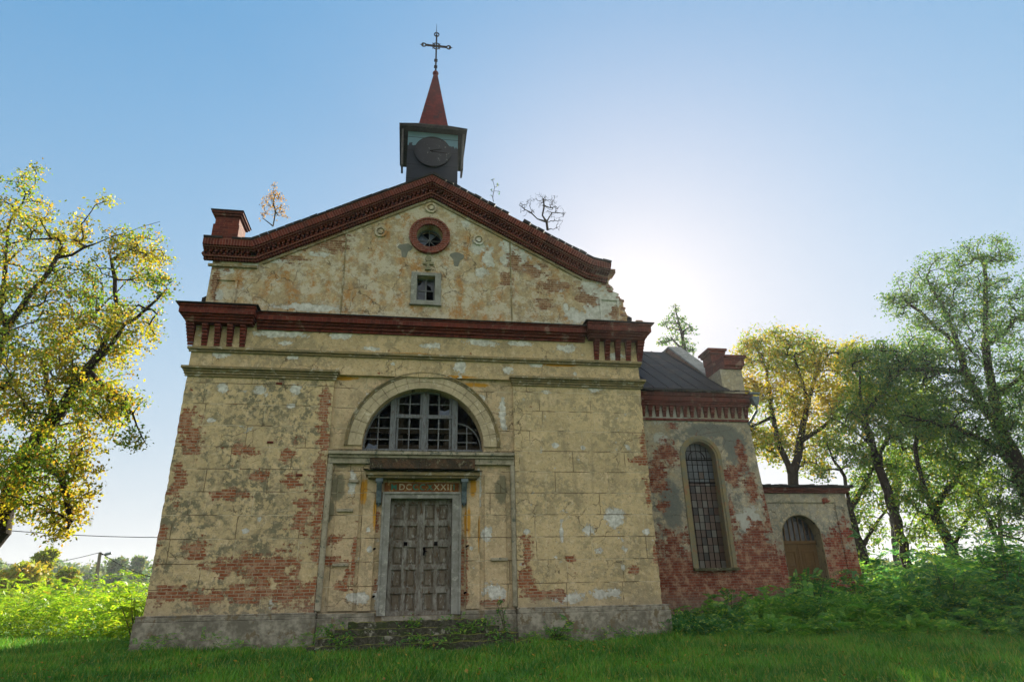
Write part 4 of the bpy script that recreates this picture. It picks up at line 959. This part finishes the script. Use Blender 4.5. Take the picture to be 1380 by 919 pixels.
# ------------------------------------------------------------------ trees
make_tree('oak_tree', 'large spreading tree with yellow-green autumn leaves left of the church', 'tree',
    [[(-95, 900, 5.4), (-60, 790, 5.4), (-5, 715, 5.4), (40, 610, 5.4), (75, 560, 4.88), (120, 500, 4.36)],
     [(75, 560, 4.88), (55, 480, 6.05), (110, 440, 6.7), (170, 380, 6.7), (215, 345, 6.7)],
     [(-5, 715, 5.4), (-30, 560, 4.1), (10, 440, 4.1), (75, 350, 4.1), (150, 320, 3.58), (215, 300, 3.45)],
     [(-30, 560, 4.1), (5, 400, 5.4), (10, 300, 5.4), (45, 250, 5.4)], [(10, 440, 4.1), (-60, 330, 2.8), (-70, 240, 2.8)],
     [(120, 500, 4.36), (170, 545, 4.1), (200, 600, 3.84)], [(120, 500, 4.36), (170, 440, 4.1), (225, 390, 4.1)],
     [(120, 500, 4.36), (160, 420, 5.4), (150, 350, 5.4), (185, 330, 5.4)], [(40, 610, 5.4), (80, 640, 4.1), (90, 690, 4.1)], [(-60, 790, 5.4), (-150, 650, 6.7), (-180, 500, 6.7)]],
    [(120, 480, 52.25, 4.75, 120), (175, 440, 36.1, 4.62, 56), (190, 350, 36.1, 5.4, 56), (215, 380, 19, 4.1, 17), (170, 330, 22.8, 5.4, 17), (70, 520, 57, 4.75, 120), (120, 560, 42.75, 4.1, 72), (165, 540, 28.5, 4.1, 32),
     (180, 590, 13.3, 3.84, 8), (60, 640, 52.25, 4.1, 104), (80, 700, 22.8, 4.1, 35), (30, 600, 52.25, 5.4, 72), (10, 660, 38, 4.75, 56), (50, 420, 52.25, 4.75, 88), (100, 380, 38, 4.75, 56), (45, 330, 42.75, 4.75, 64), (90, 310, 30.4, 4.1, 27), (20, 260, 28.5, 4.75, 28), (150, 325, 11.4, 3.58, 6), (55, 235, 8.55, 5.4, 4),
     (140, 270, 11.4, 3.45, 4), (20, 500, 52.25, 3.45, 80), (-60, 420, 76, 4.1, 88), (-70, 300, 57, 3.45, 48), (-90, 560, 76, 5.4, 72), (-180, 480, 76, 6.7, 48), (110, 620, 23.75, 4.1, 24), (130, 420, 33.25, 6.05, 35), (100, 665, 19, 4.1, 12)],
    m_leafL, trunk_r=.4, leaves=31, lsize=.12, spread=.175, seed=3, wig=.10)
make_tree('maple_tree', 'tree with golden yellow crown rising directly behind the side porch', 'tree',
    [[(1060, 800, 11), (1065, 720, 11), (1070, 640, 11), (1075, 615, 11), (1085, 560, 11), (1095, 520, 11), (1110, 470, 11)], [(1070, 640, 11), (1050, 600, 11), (1040, 560, 11), (1012, 575, 11)], [(1085, 560, 11), (1083, 520, 10.5), (1070, 480, 10)], [(1085, 590, 11), (1125, 565, 11), (1165, 560, 11)], [(1040, 560, 11), (1035, 500, 11), (1020, 470, 11)]],
    [(1030, 480, 36, 11, 90), (1075, 478, 34, 11, 90), (1110, 485, 32, 11, 80), (1150, 480, 22, 11, 44), (1012, 530, 22, 11, 40), (1050, 530, 36, 10.5, 80), (1095, 535, 36, 11, 80), (1140, 540, 34, 11, 80), (1030, 590, 20, 11, 30), (1075, 585, 34, 11.5, 60), (1120, 585, 28, 11, 44), (1095, 620, 22, 11, 30), (1165, 520, 22, 11, 40), (1045, 450, 9, 11, 8), (1000, 510, 12, 11, 14), (1005, 470, 12, 11, 12), (985, 560, 34, 12, 60), (1015, 590, 24, 12, 40), (1050, 600, 24, 12, 40)],  # last blobs, behind the wing, are added to keep sun off the lawn
    m_leafY, trunk_r=.26, leaves=36, lsize=.14, spread=.27, seed=5)
make_tree('ash_tree', 'slim leaning tree nearest the right corner of the porch', 'tree',
    [[(1178, 800, 8), (1160, 740, 8), (1147, 700, 8), (1137, 644, 8), (1118, 605, 8)], [(1147, 690, 8), (1165, 650, 8), (1180, 620, 8)], [(1160, 740, 8), (1185, 700, 8), (1200, 680, 8)]],
    [(1165, 670, 26, 8, 44), (1150, 620, 20, 8, 20), (1185, 640, 28, 8, 44), (1170, 720, 20, 8, 26), (1150, 700, 12, 8, 12), (1120, 600, 15, 8, 14), (1160, 750, 10, 8, 6), (1105, 640, 10, 8, 8)],
    m_leafG, trunk_r=.22, leaves=28, lsize=.13, spread=.22, seed=8)
make_tree('ash_tree', 'tall straight tree second from the porch, bare dark trunk in its lower half', 'tree',
    [[(1228, 800, 7), (1218, 735, 7), (1200, 675, 7), (1189, 644, 7), (1175, 600, 7), (1163, 560, 7), (1157, 500, 7)], [(1189, 644, 7), (1186, 610, 7), (1200, 585, 7)], [(1175, 600, 7), (1140, 570, 7), (1110, 560, 7)], [(1218, 735, 7), (1232, 700, 7), (1240, 670, 7)], [(1163, 560, 7), (1195, 520, 7), (1205, 480, 7)]],
    [(1165, 490, 28, 7, 60), (1200, 490, 26, 7, 60), (1170, 540, 30, 7, 60), (1205, 550, 34, 7, 80), (1145, 565, 22, 7, 34), (1190, 600, 30, 7, 50), (1235, 590, 30, 7, 60), (1230, 530, 28, 7, 60), (1150, 610, 18, 7, 20), (1240, 480, 24, 7, 40), (1215, 640, 20, 7, 24)],
    m_leafG, trunk_r=.19, leaves=34, lsize=.13, spread=.24, seed=9)
make_tree('ash_tree', 'crooked tree with a hooked trunk, third from the porch', 'tree',
    [[(1305, 810, 6), (1285, 745, 6), (1258, 690, 6), (1240, 640, 6), (1215, 600, 6), (1200, 588, 6), (1188, 605, 6)], [(1258, 690, 6), (1290, 640, 6), (1300, 600, 6)], [(1285, 745, 6), (1300, 700, 6), (1320, 680, 6)], [(1240, 640, 6), (1232, 600, 6), (1240, 560, 6)]],
    [(1260, 640, 30, 6, 70), (1290, 600, 30, 6, 70), (1235, 670, 24, 6, 44), (1270, 700, 28, 6, 50), (1300, 670, 26, 6, 50), (1240, 720, 16, 6, 20), (1240, 570, 24, 6, 44), (1320, 650, 24, 6, 44), (1265, 575, 24, 6, 40), (1255, 750, 12, 6, 12)],
    m_leafG, trunk_r=.22, leaves=32, lsize=.12, spread=.21, seed=12)
make_tree('oak_tree', 'biggest dark green tree at the right edge, standing above the undergrowth', 'tree',
    [[(1450, 850, 3), (1420, 740, 3), (1385, 660, 3), (1372, 630, 3), (1350, 585, 3), (1340, 540, 3), (1328, 465, 3), (1328, 400, 3), (1325, 350, 3)],
     [(1350, 585, 3), (1310, 525, 3.4), (1290, 465, 3.6), (1250, 430, 3.8), (1215, 400, 4)], [(1290, 465, 3.6), (1270, 410, 3.6), (1250, 375, 3.6)], [(1372, 630, 3), (1341, 604, 2.6), (1285, 575, 2.4), (1224, 561, 2)],
     [(1328, 465, 3), (1360, 440, 3), (1395, 410, 3)], [(1350, 585, 3), (1300, 500, 2.5), (1210, 498, 2.2)], [(1385, 660, 3), (1400, 560, 3.5), (1430, 450, 3.5)], [(1340, 540, 3), (1370, 510, 2.5), (1400, 480, 2)], [(1420, 740, 3), (1350, 720, 4), (1315, 670, 4)]],
    [(1325, 355, 30, 3, 60), (1300, 345, 16, 3, 14), (1345, 340, 14, 3, 14), (1265, 375, 30, 3.6, 60), (1225, 400, 28, 4, 50), (1250, 420, 30, 3.8, 54), (1200, 405, 14, 4, 12), (1300, 400, 36, 3.2, 74), (1340, 410, 30, 3, 50), (1375, 430, 40, 3, 80), (1290, 450, 40, 3, 80), (1230, 480, 34, 2.4, 64), (1200, 500, 26, 2.2, 40), (1270, 510, 40, 2.6, 90), (1330, 490, 44, 3, 90),
     (1300, 555, 44, 2.5, 100), (1240, 560, 30, 2.2, 50), (1350, 560, 44, 3, 100), (1385, 520, 40, 2.5, 80), (1360, 620, 44, 3, 100), (1390, 680, 34, 3, 70), (1310, 610, 28, 2.8, 44), (1440, 500, 80, 3.3, 130), (1440, 620, 70, 3.3, 100), (1530, 420, 90, 3.5, 90), (1540, 600, 90, 3.5, 90), (1500, 730, 60, 3.5, 50), (1350, 690, 26, 3.5, 40), (1390, 390, 22, 3, 26), (1185, 470, 12, 2.2, 10)],  # off-frame blobs at the far right are added to shade the lawn
    m_leafD, trunk_r=.36, leaves=34, lsize=.10, spread=.18, seed=14, wig=.10)
make_tree('ash_tree', 'slender far tree standing in the gap left of the biggest tree', 'tree',
    [[(1370, 800, 16), (1350, 740, 16), (1325, 690, 16), (1312, 650, 16)], [(1350, 740, 16), (1345, 690, 16), (1350, 640, 16)]],
    [(1320, 690, 26, 16, 50), (1350, 660, 28, 16, 54), (1370, 700, 24, 16, 40), (1340, 740, 20, 16, 26), (1290, 660, 18, 16, 24)], m_leafG, trunk_r=.2, leaves=14, lsize=.16, spread=.35, seed=17)
make_tree('ash_tree', 'distant full-crowned tree filling the gap behind the slim porch tree', 'tree',
    [[(1210, 800, 20), (1205, 700, 20), (1210, 640, 20), (1200, 560, 20)], [(1205, 700, 20), (1160, 640, 20), (1130, 560, 20)], [(1210, 640, 20), (1260, 600, 20), (1280, 540, 20)]],
    [(1200, 530, 36, 20, 60), (1250, 560, 36, 20, 60), (1190, 620, 26, 20, 30), (1240, 630, 34, 20, 50), (1290, 620, 30, 20, 40), (1150, 680, 20, 20, 16), (1250, 690, 26, 20, 22)], m_leafG, trunk_r=.28, leaves=26, lsize=.19, spread=.45, seed=19)
make_tree('pine_tree', 'small sparse tree showing above the roof of the side wing', 'tree',
    [[(945, 800, 26), (930, 560, 26), (924, 478, 26), (917, 445, 26), (911, 420, 26), (909, 410, 26)], [(924, 478, 26), (905, 455, 26)], [(917, 450, 26), (930, 440, 26)]],
    [(909, 418, 6, 26, 9), (910, 428, 6, 26, 8), (900, 436, 8, 26, 14), (920, 432, 7, 26, 10), (914, 440, 9, 26, 12), (905, 455, 9, 26, 13), (928, 446, 8, 26, 12), (922, 462, 9, 26, 10), (898, 460, 7, 26, 8), (930, 468, 9, 26, 10), (890, 460, 4, 26, 4), (915, 475, 16, 26, 14), (932, 474, 6, 26, 4)],
    m_leafD, trunk_r=.2, leaves=9, lsize=.20, spread=.14, seed=18, tip=.012)
# seedlings on the roof
make_tree('roof_sapling', 'small birch with golden leaves growing from the left slope of the gable', 'sapling',
    [[(368, 305, .3), (369, 285, .3), (370, 262, .3)], [(362, 305, .3), (352, 290, .3)]],
    [(369, 262, 8, .3, 30), (364, 272, 11, .3, 40), (377, 268, 8, .3, 26), (372, 284, 12, .3, 30), (356, 282, 8, .3, 22), (382, 284, 8, .3, 20), (369, 250, 4, .3, 9), (354, 292, 4, .3, 6), (384, 292, 4, .3, 6)], m_leafB, m_bark_g, trunk_r=.022, leaves=3, lsize=.055, spread=.04, tip=.0028, wig=.05, seed=21)
make_tree('roof_sapling', 'tiny sprig with few leaves growing on the right slope near the turret', 'sapling',
    [[(665, 272, .3), (666, 258, .3), (665, 244, .3)]], [(665, 243, 2, .3, 3), (670, 250, 3, .3, 4), (662, 256, 3, .3, 3), (672, 257, 3, .3, 2), (664, 265, 3, .3, 2)], m_leafD, m_bark, trunk_r=.012, leaves=2, lsize=.07, spread=.03, tip=.004, seed=22)
make_tree('roof_sapling', 'bare leafless bush growing on the right slope of the gable', 'sapling',
    [[(738, 310, .5), (734, 288, .5), (731, 268, .5)], [(734, 300, .5), (716, 287, .5), (700, 277, .5)], [(736, 304, .5), (745, 290, .5), (758, 285, .5)], [(733, 280, .5), (745, 278, .5)]],
    [(728, 268, 10, .5, 36), (710, 280, 13, .5, 36), (738, 278, 15, .5, 50), (753, 285, 11, .5, 30), (750, 302, 11, .5, 30), (745, 270, 9, .5, 24), (716, 270, 7, .5, 14)], None, m_bark, trunk_r=.045, leaves=0, tip=.0035, seed=23, wig=.12)
# ------------------------------------------------------------------ undergrowth
def fronds(c, length, n=7, lw=.32, droop=.35, lean=None):
    """compound leaves: leaflets in pairs along arching stalks starting at points c"""
    k = len(c); d = rng.normal(size=(k, 3)); d[:, 2] = np.abs(d[:, 2])*.5+.15
    if lean is not None: d += lean
    d = nrm(d); L = length*rng.uniform(.6, 1.3, (k, 1)); Vs = []
    side = nrm(np.cross(d, np.array([[0, 0, 1.]]))+rng.normal(size=(k, 3))*.25)
    for i in range(n):
        t_ = (i+1)/n; p = c+d*L*t_; p[:, 2:3] -= droop*L*t_*t_
        for s in (-1, 1):
            dd = nrm(side*s+d*.45+np.array([[0, 0, -.25]])); ll = L*lw*(1-.45*abs(t_-.45)); w = nrm(np.cross(dd, np.cross(dd, d)+rng.normal(size=(k, 3))*.12)); w = nrm(d - dd*np.sum(d*dd, 1, keepdims=True))
            a = p; b = p+dd*ll*.5+w*ll*.22; e = p+dd*ll; f = p+dd*ll*.5-w*ll*.22
            Vs.append(np.stack([a, b, e, f], 1))
    v = np.concatenate(Vs, 0).reshape(-1, 3); return v, np.arange(len(v)).reshape(-1, 4)
def merge(name, lst, mat, parent=None):
    vs = []; qs = []; o = 0
    for v, q_ in lst: vs.append(v); qs.append(q_+o); o += len(v)
    return np_mesh(name, np.concatenate(vs), np.concatenate(qs), mat, parent)
rng = np.random.default_rng(40)
def heap(n, fx, hfun, yr, xr):
    """points through a mass of shrubs, denser to the outside"""
    x = rng.uniform(*xr, n); y = rng.uniform(*yr, n); h = hfun(x, y); keep = h > .05; x, y, h = x[keep], y[keep], h[keep]
    z = gz(x, y)+h*rng.uniform(.05, 1, len(x))**.6; return np.stack([x, y, z], 1)
def lump(x, y, s=1.): return .5+.5*np.sin(x*1.3*s+np.sin(y*.9*s)*1.5)*np.cos(y*1.1*s+np.sin(x*.7)*1.2)
def h_right(x, y):
    # front edge runs from the plinth corner outwards to the right
    e = y-(-.9-(x-7)*.42); front = np.clip(e/1.6, 0, 1)**.6
    h = .62+.42*np.clip((x-8)/7, 0, 1)+.95*np.clip((x-14.8)/4, 0, 1)+.3*np.clip((y-2)/6, 0, 1)
    h = h*(.6+.5*lump(x, y))*front
    inside = ((x < 12.1) & (y > 2.3)) | ((x < 7.1) & (y > -.2)) | ((x < 15.6) & (y > 3.2))
    return np.where(inside, 0, h)
def stand(n, hfun, yr, xr, per, fl, k, jit=.5):
    """many upright plants: whorls of compound leaves round leaning stems"""
    x = rng.uniform(*xr, n); y = rng.uniform(*yr, n); h = hfun(x, y); keep = h > .08; x, y, h = x[keep], y[keep], h[keep]
    h = h*np.exp(rng.normal(size=len(x))*.28-.08); m_ = len(x); ln = rng.normal(size=(m_, 2))*.22
    t_ = rng.uniform(.25, 1, (m_, per))**.7; c = np.stack([x[:, None]+ln[:, :1]*h[:, None]*t_**2, y[:, None]+ln[:, 1:]*h[:, None]*t_**2, gz(x, y)[:, None]+h[:, None]*t_], -1)
    return fronds(c.reshape(-1, 3)+rng.normal(size=(m_*per, 3))*.03, fl, k, droop=.45)
lst = [stand(1500, h_right, (-5.5, 3.2), (6.9, 19), 9, .36, 6), stand(900, h_right, (3, 14), (15.6, 34), 8, .55, 5), stand(260, lambda x, y: h_right(x, y)*1.25, (-4.5, 3.2), (9, 20), 9, .5, 7)]
p = heap(9000, 0, lambda x, y: h_right(x, y)*.6, (-5.5, 3.2), (6.9, 19)); lst.append(leaf_quads(p, .13, .6, .7))
tag(merge('undergrowth', lst, m_under), 'dense green undergrowth in front of the side wing and porch', 'undergrowth', kind='stuff')
def h_left(x, y):
    # front edge wavers across the lawn
    h = (1.25+.45*lump(x, y)+.25*lump(x*3, y*2.3)); edge_ = np.clip((y-(6.8+.10*(x+20)+.8*np.sin(x*.8)))/1.5, .0, 1)
    h = h*edge_; return np.where((x > -7.3) & (y < 24), 0, h)
lst = []
lst.append(stand(2600, h_left, (6, 20), (-38, -7.4), 7, .42, 5))
lst.append(stand(1500, lambda x, y: h_left(x, y)*1.1, (20, 60), (-75, -7), 7, .7, 4))
p = heap(16000, 0, lambda x, y: h_left(x, y)*.55, (6, 13), (-38, -7.4)); lst.append(leaf_quads(p, .14, .5, .7))
tag(merge('thicket', lst, m_thick), 'sunlit yellow-green thicket beyond the lawn left of the church', 'thicket', kind='stuff')
# individual shrubs
def shrub(label, px, py, Y, w, h, n, mat, name='shrub', fl=.4, cat='shrub', group=None, stems=7, fn=6):
    b_ = at(px, py, Y); b_[2] = gz(b_[0], b_[1])-.03
    root = tag(empty(name, tuple(b_)), label, cat, group); lst = []; mm = M()
    for s in range(stems):
        a = rng.uniform(0, 2*PI); rr = w*rng.uniform(.2, 1)*.5; hh = h*rng.uniform(.65, 1)
        pts = np.array([[rr*t_**1.4*math.cos(a), rr*t_**1.4*math.sin(a), hh*t_] for t_ in np.linspace(0, 1, 6)]); mm.tube(pts.tolist(), [.02*(1-.14*i) for i in range(6)], 5)
        t_ = rng.uniform(.25, 1, n//stems); c = np.stack([np.interp(t_, np.linspace(0, 1, 6), pts[:, i]) for i in range(3)], 1)+rng.normal(size=(len(t_), 3))*.05*w; lst.append(fronds(c, fl, fn))
    mm.build('stem', m_bark_g, root); merge('foliage', lst, mat, root); return root
shrub('leafy sapling standing before the brown porch door', 1100, 835, 1.0, 1.3, 2.1, 90, m_under, 'sapling', .45, 'sapling', stems=5)
shrub('thin sapling against the brick wall below the arched window', 985, 830, 1.0, .9, 1.45, 36, m_under, 'sapling', .38, 'sapling', stems=3)
shrub('tall bright green shrub at the far right edge of the undergrowth', 1375, 850, -1.5, 2.2, 2.9, 300, m_under, 'shrub', .5, stems=11)
shrub('broad pale green shrub in front of the undergrowth, left of the tall one', 1290, 870, -1.6, 2.2, 1.7, 260, m_under, 'shrub', .42, stems=11)
shrub('small broad-leaved plant growing beside the right end of the steps', 683, 850, -.5, .5, 1.05, 24, m_under, 'weed', .2, 'weed', stems=3)
shrub('bushy weed beside the door threshold on the right', 628, 832, -.6, .7, .55, 50, m_under, 'weed', .28, 'weed', stems=8)
shrub('low leafy weed at the left end of the steps', 455, 850, -.7, .8, .6, 50, m_under, 'weed', .25, 'weed', stems=8)
shrub('weed clump against the plinth right of the steps', 750, 850, -.6, .8, .5, 44, m_under, 'weed', .25, 'weed', stems=8)
shrub('shrub hugging the left rear corner of the facade in the sunlit thicket', 184, 835, 3.2, 1.2, 1.5, 80, m_thick, 'shrub', .35, stems=8)
# ------------------------------------------------------------------ grass and low weeds
rng = np.random.default_rng(50)
def grass():
    lst = []
    for n, xr, yr, hh in ((190000, (-15, 14), (-12, 0), .10), (110000, (-36, -7), (-3, 11), .14), (16000, (6.5, 22), (-8, 0), .15)):
        x = rng.uniform(*xr, n); y = rng.uniform(*yr, n)
        keep = ~((np.abs(x) < 6.95) & (y > -.2)) & ~((np.abs(x) < 2.7) & (y > -1.6)); x, y = x[keep], y[keep]
        cl = .6+.8*lump(x*1.7, y*1.9)*rng.uniform(.5, 1.2, len(x)); h = hh*cl*rng.uniform(.5, 1.5, len(x))
        b_ = np.stack([x, y, gz(x, y)-.01], 1); a = rng.uniform(0, 2*PI, len(x)); w = np.stack([np.cos(a), np.sin(a), 0*a], 1)*rng.uniform(.006, .014, (len(x), 1))
        tip = b_+rng.normal(size=b_.shape)*h[:, None]*.45; tip[:, 2] = b_[:, 2]+h
        mid = b_*.5+tip*.5; mid[:, 2] += h*.1
        v = np.stack([b_-w, b_+w, tip+w*.2, tip-w*.2], 1).reshape(-1, 3); lst.append((v, np.arange(len(v)).reshape(-1, 4)))
    tag(merge('grass', lst, m_grass), 'short dark green grass of the lawn before the church', 'grass', kind='stuff')
grass()
def edge_weeds():
    n = 1900; x = rng.uniform(-7, 7.2, n); y = -.25-np.abs(rng.normal(size=n))*.35
    keep = (lump(x*2.2, y*0+x) > rng.uniform(0, .9, n)) | (np.abs(np.abs(x)-2.5) < .6)
    x, y = x[keep], y[keep]; h = rng.uniform(.02, .38, len(x))*(.4+lump(x*1.5, y)); c = np.stack([x, y, gz(x, y)+h], 1)
    l1 = fronds(c, .17, 4)
    n = 1500; x = rng.uniform(-2.5, 2.6, n); y = rng.uniform(-1.8, -.35, n); z = .25+np.clip((y+1.5)/1.0, 0, 1)*.5
    c = np.stack([x, y, z+rng.uniform(-.05, .12, n)], 1); c = c[lump(x*2.5, y*4) > .72]; l2 = fronds(c, .14, 4); l3 = leaf_quads(c+rng.normal(size=c.shape)*.06, .08, .6)
    n = 1500; x = rng.uniform(-14, 13, n); y = rng.uniform(-9, -.5, n); c = np.stack([x, y, gz(x, y)+rng.uniform(.01, .1, n)], 1); c = c[lump(x*1.3, y*1.9) > .7]; l4 = fronds(c, .14, 3)
    tag(merge('weeds', [l1, l2, l3, l4], m_under), 'low weeds growing along the plinth and over the steps', 'weeds', kind='stuff')
edge_weeds()
x = rng.uniform(-16, 14, 2600); y = rng.uniform(-10, -.3, 2600); c = np.stack([x, y, gz(x, y)+rng.uniform(.03, .12, 2600)], 1); c = c[lump(x*.9, y*1.1) > rng.uniform(0, 1.1, 2600)]
d_ = rng.normal(size=c.shape); d_[:, 2] *= .3
tag(np_mesh('fallen_leaves', *leaf_quads(c, .07, 1.5, .8, d=d_), leaf_mat('fallen_leaf', '#8a6a2a', '#b0942e', '#6a4a26', 2., .3)), 'dry yellow-brown leaves scattered over the lawn', 'fallen leaves', kind='stuff')
# ------------------------------------------------------------------ far background
def far_tree(name, label, px, py_top, r, wpx, mat, seed, group=None, n=900, ls=.5, kind=None):
    """tree at horizontal distance r: trunk and lumpy crown"""
    global rng; rng = np.random.default_rng(seed)
    b_ = atr(px, 822, r); b_[2] = gz(b_[0], b_[1]); t_ = atr(px, py_top, r); H = t_[2]-b_[2]; W = wpx/FPX*r*1.0
    root = tag(empty(name, tuple(b_)), label, 'tree', group)
    M().tube([(0, 0, -.2), (0, 0, H*.35), (H*.02, 0, H*.8)], [H*.025, H*.02, H*.006], 6).build('trunk', m_bark, root)
    cs = []
    for k in range(11):
        a = rng.uniform(0, 2*PI); rr = W*.5*rng.uniform(.1, .75); zc = H*(.3+.65*k/10); sz = W*.5*rng.uniform(.4, .6)*(1.2-.6*zc/H)
        s = nrm(rng.normal(size=(n//11, 3)))*(rng.uniform(.2, 1, (n//11, 1))**.4)*sz; s[:, 2] *= .8; cs.append(s+np.array([rr*math.cos(a)*(1.2-zc/H), rr*math.sin(a)*.8, zc]))
    c = np.concatenate(cs); c[:, 2] = np.minimum(c[:, 2], H); v, q_ = leaf_quads(c, ls, .3); np_mesh('crown', v, q_, mat, root); return root
far_tree('far_tree', 'bushy yellow-green tree beyond the thicket at the left edge', 20, 762, 55, 75, m_fary, 61, n=5000, ls=.35)
far_tree('far_tree', 'tallest yellowish bush with a pointed top beyond the thicket', 45, 742, 58, 40, m_fary, 62, n=4000, ls=.35)
far_tree('far_tree', 'round yellow-green bush just left of the utility pole', 85, 768, 60, 50, m_fary, 63, n=4000, ls=.35)
far_tree('far_tree', 'roundish distant tree just right of the utility pole', 148, 754, 120, 42, m_far, 64, n=3500, ls=.7)
far_tree('far_tree', 'taller distant tree beside the left wall edge of the church', 176, 752, 125, 40, m_far, 65, n=3500, ls=.7)
rng = np.random.default_rng(70)
def woods(name, label, x0, x1, tops, r):
    cs = []; k = int((x1-x0)/9)
    for i in range(k):
        px = x0+(x1-x0)*(i+rng.uniform(0, 1))/k; py = np.interp(px, [x0, x1], tops)+rng.uniform(-7, 9); rr = r*rng.uniform(.9, 1.25)
        t_ = atr(px, py, rr); H = t_[2]-.3; W = H*rng.uniform(.5, .8)
        s = nrm(rng.normal(size=(700, 3)))*(rng.uniform(.2, 1, (700, 1))**.35)*np.array([W*.6, W*.6, H*.5]); c = s+np.array([t_[0], t_[1], .3+H*.5])
        c += np.sin(c[:, [1, 2, 0]]*.8)*.6; cs.append(c)
    c = np.concatenate(cs); c = c[c[:, 2] > 0]; tag(np_mesh(name, *leaf_quads(c, .9, .3), m_far), label, 'woods', kind='stuff')
woods('distant_woods', 'hazy distant woods along the horizon left of the church', -60, 215, (756, 758), 150)
woods('distant_woods', 'hazy distant woods seen between the trunks right of the porch', 1100, 1420, (762, 750), 140)
# utility pole and wires
pb = atr(125, 822, 62); pb[2] = gz(pb[0], pb[1]); pt = atr(135, 744, 62)
up = tag(empty('utility_pole', tuple(pb)), 'leaning wooden utility pole with a street lamp arm beyond the thicket', 'pole')
T_ = pt-pb
M().tube([(0, 0, -.2), tuple(T_*.5), tuple(T_)], [.17, .15, .12], 8).build('post', simple('pole_wood', '#5d574d', '#7a7468', 4, .9, .005, stretch=(3, 3, .4)), up)
p2 = atr(142, 747, 62)-pb
M().tube([tuple(T_*.97), tuple(p2)], .05, 6).build('lamp_arm', m_iron, up); M().tube([tuple(p2), tuple(p2+np.array([.45, 0, .12]))], [.12, .09], 8).build('lamp_head', m_zinc, up)
def wire(label, pts, w=.022):
    P_ = [tuple(p) for p in pts]; b0 = P_[0]; tag(M().tube([tuple(np.array(p)-np.array(b0)) for p in P_], w, 4).build('power_line', m_iron), label, 'cable').location = b0
a, b_ = atr(-120, 702, 50), atr(330, 722, 50); wire('single power line crossing the sky behind the left tree', [a+(b_-a)*t_+np.array([0, 0, -1.0])*math.sin(PI*t_)*.4 for t_ in np.linspace(0, 1, 12)])
b_ = atr(260, 785, 45); wire('slack white cable running from the utility pole towards the church', [pt+(b_-pt)*t_-np.array([0, 0, .5])*math.sin(PI*t_) for t_ in np.linspace(0, 1, 10)], .03)
b_ = atr(-100, 725, 60); wire('thin faint cable running left from the utility pole', [pt+(b_-pt)*t_-np.array([0, 0, 1.3])*math.sin(PI*t_) for t_ in np.linspace(0, 1, 10)], .02)

# ------------------------------------------------------------------ air
hz = T('haze_air'); pv = hz.N('ShaderNodeVolumePrincipled'); pv.inputs['Color'].default_value = (.86, .92, 1, 1); pv.inputs['Density'].default_value = HAZE; pv.inputs['Anisotropy'].default_value = .35
hz.L(pv.outputs[0], hz.out.inputs['Volume'])
tag(M().box(-420, 420, -60, 420, -3, 32).build('haze', hz.mat), 'thin pale haze in the air over the fields', 'haze', kind='stuff')
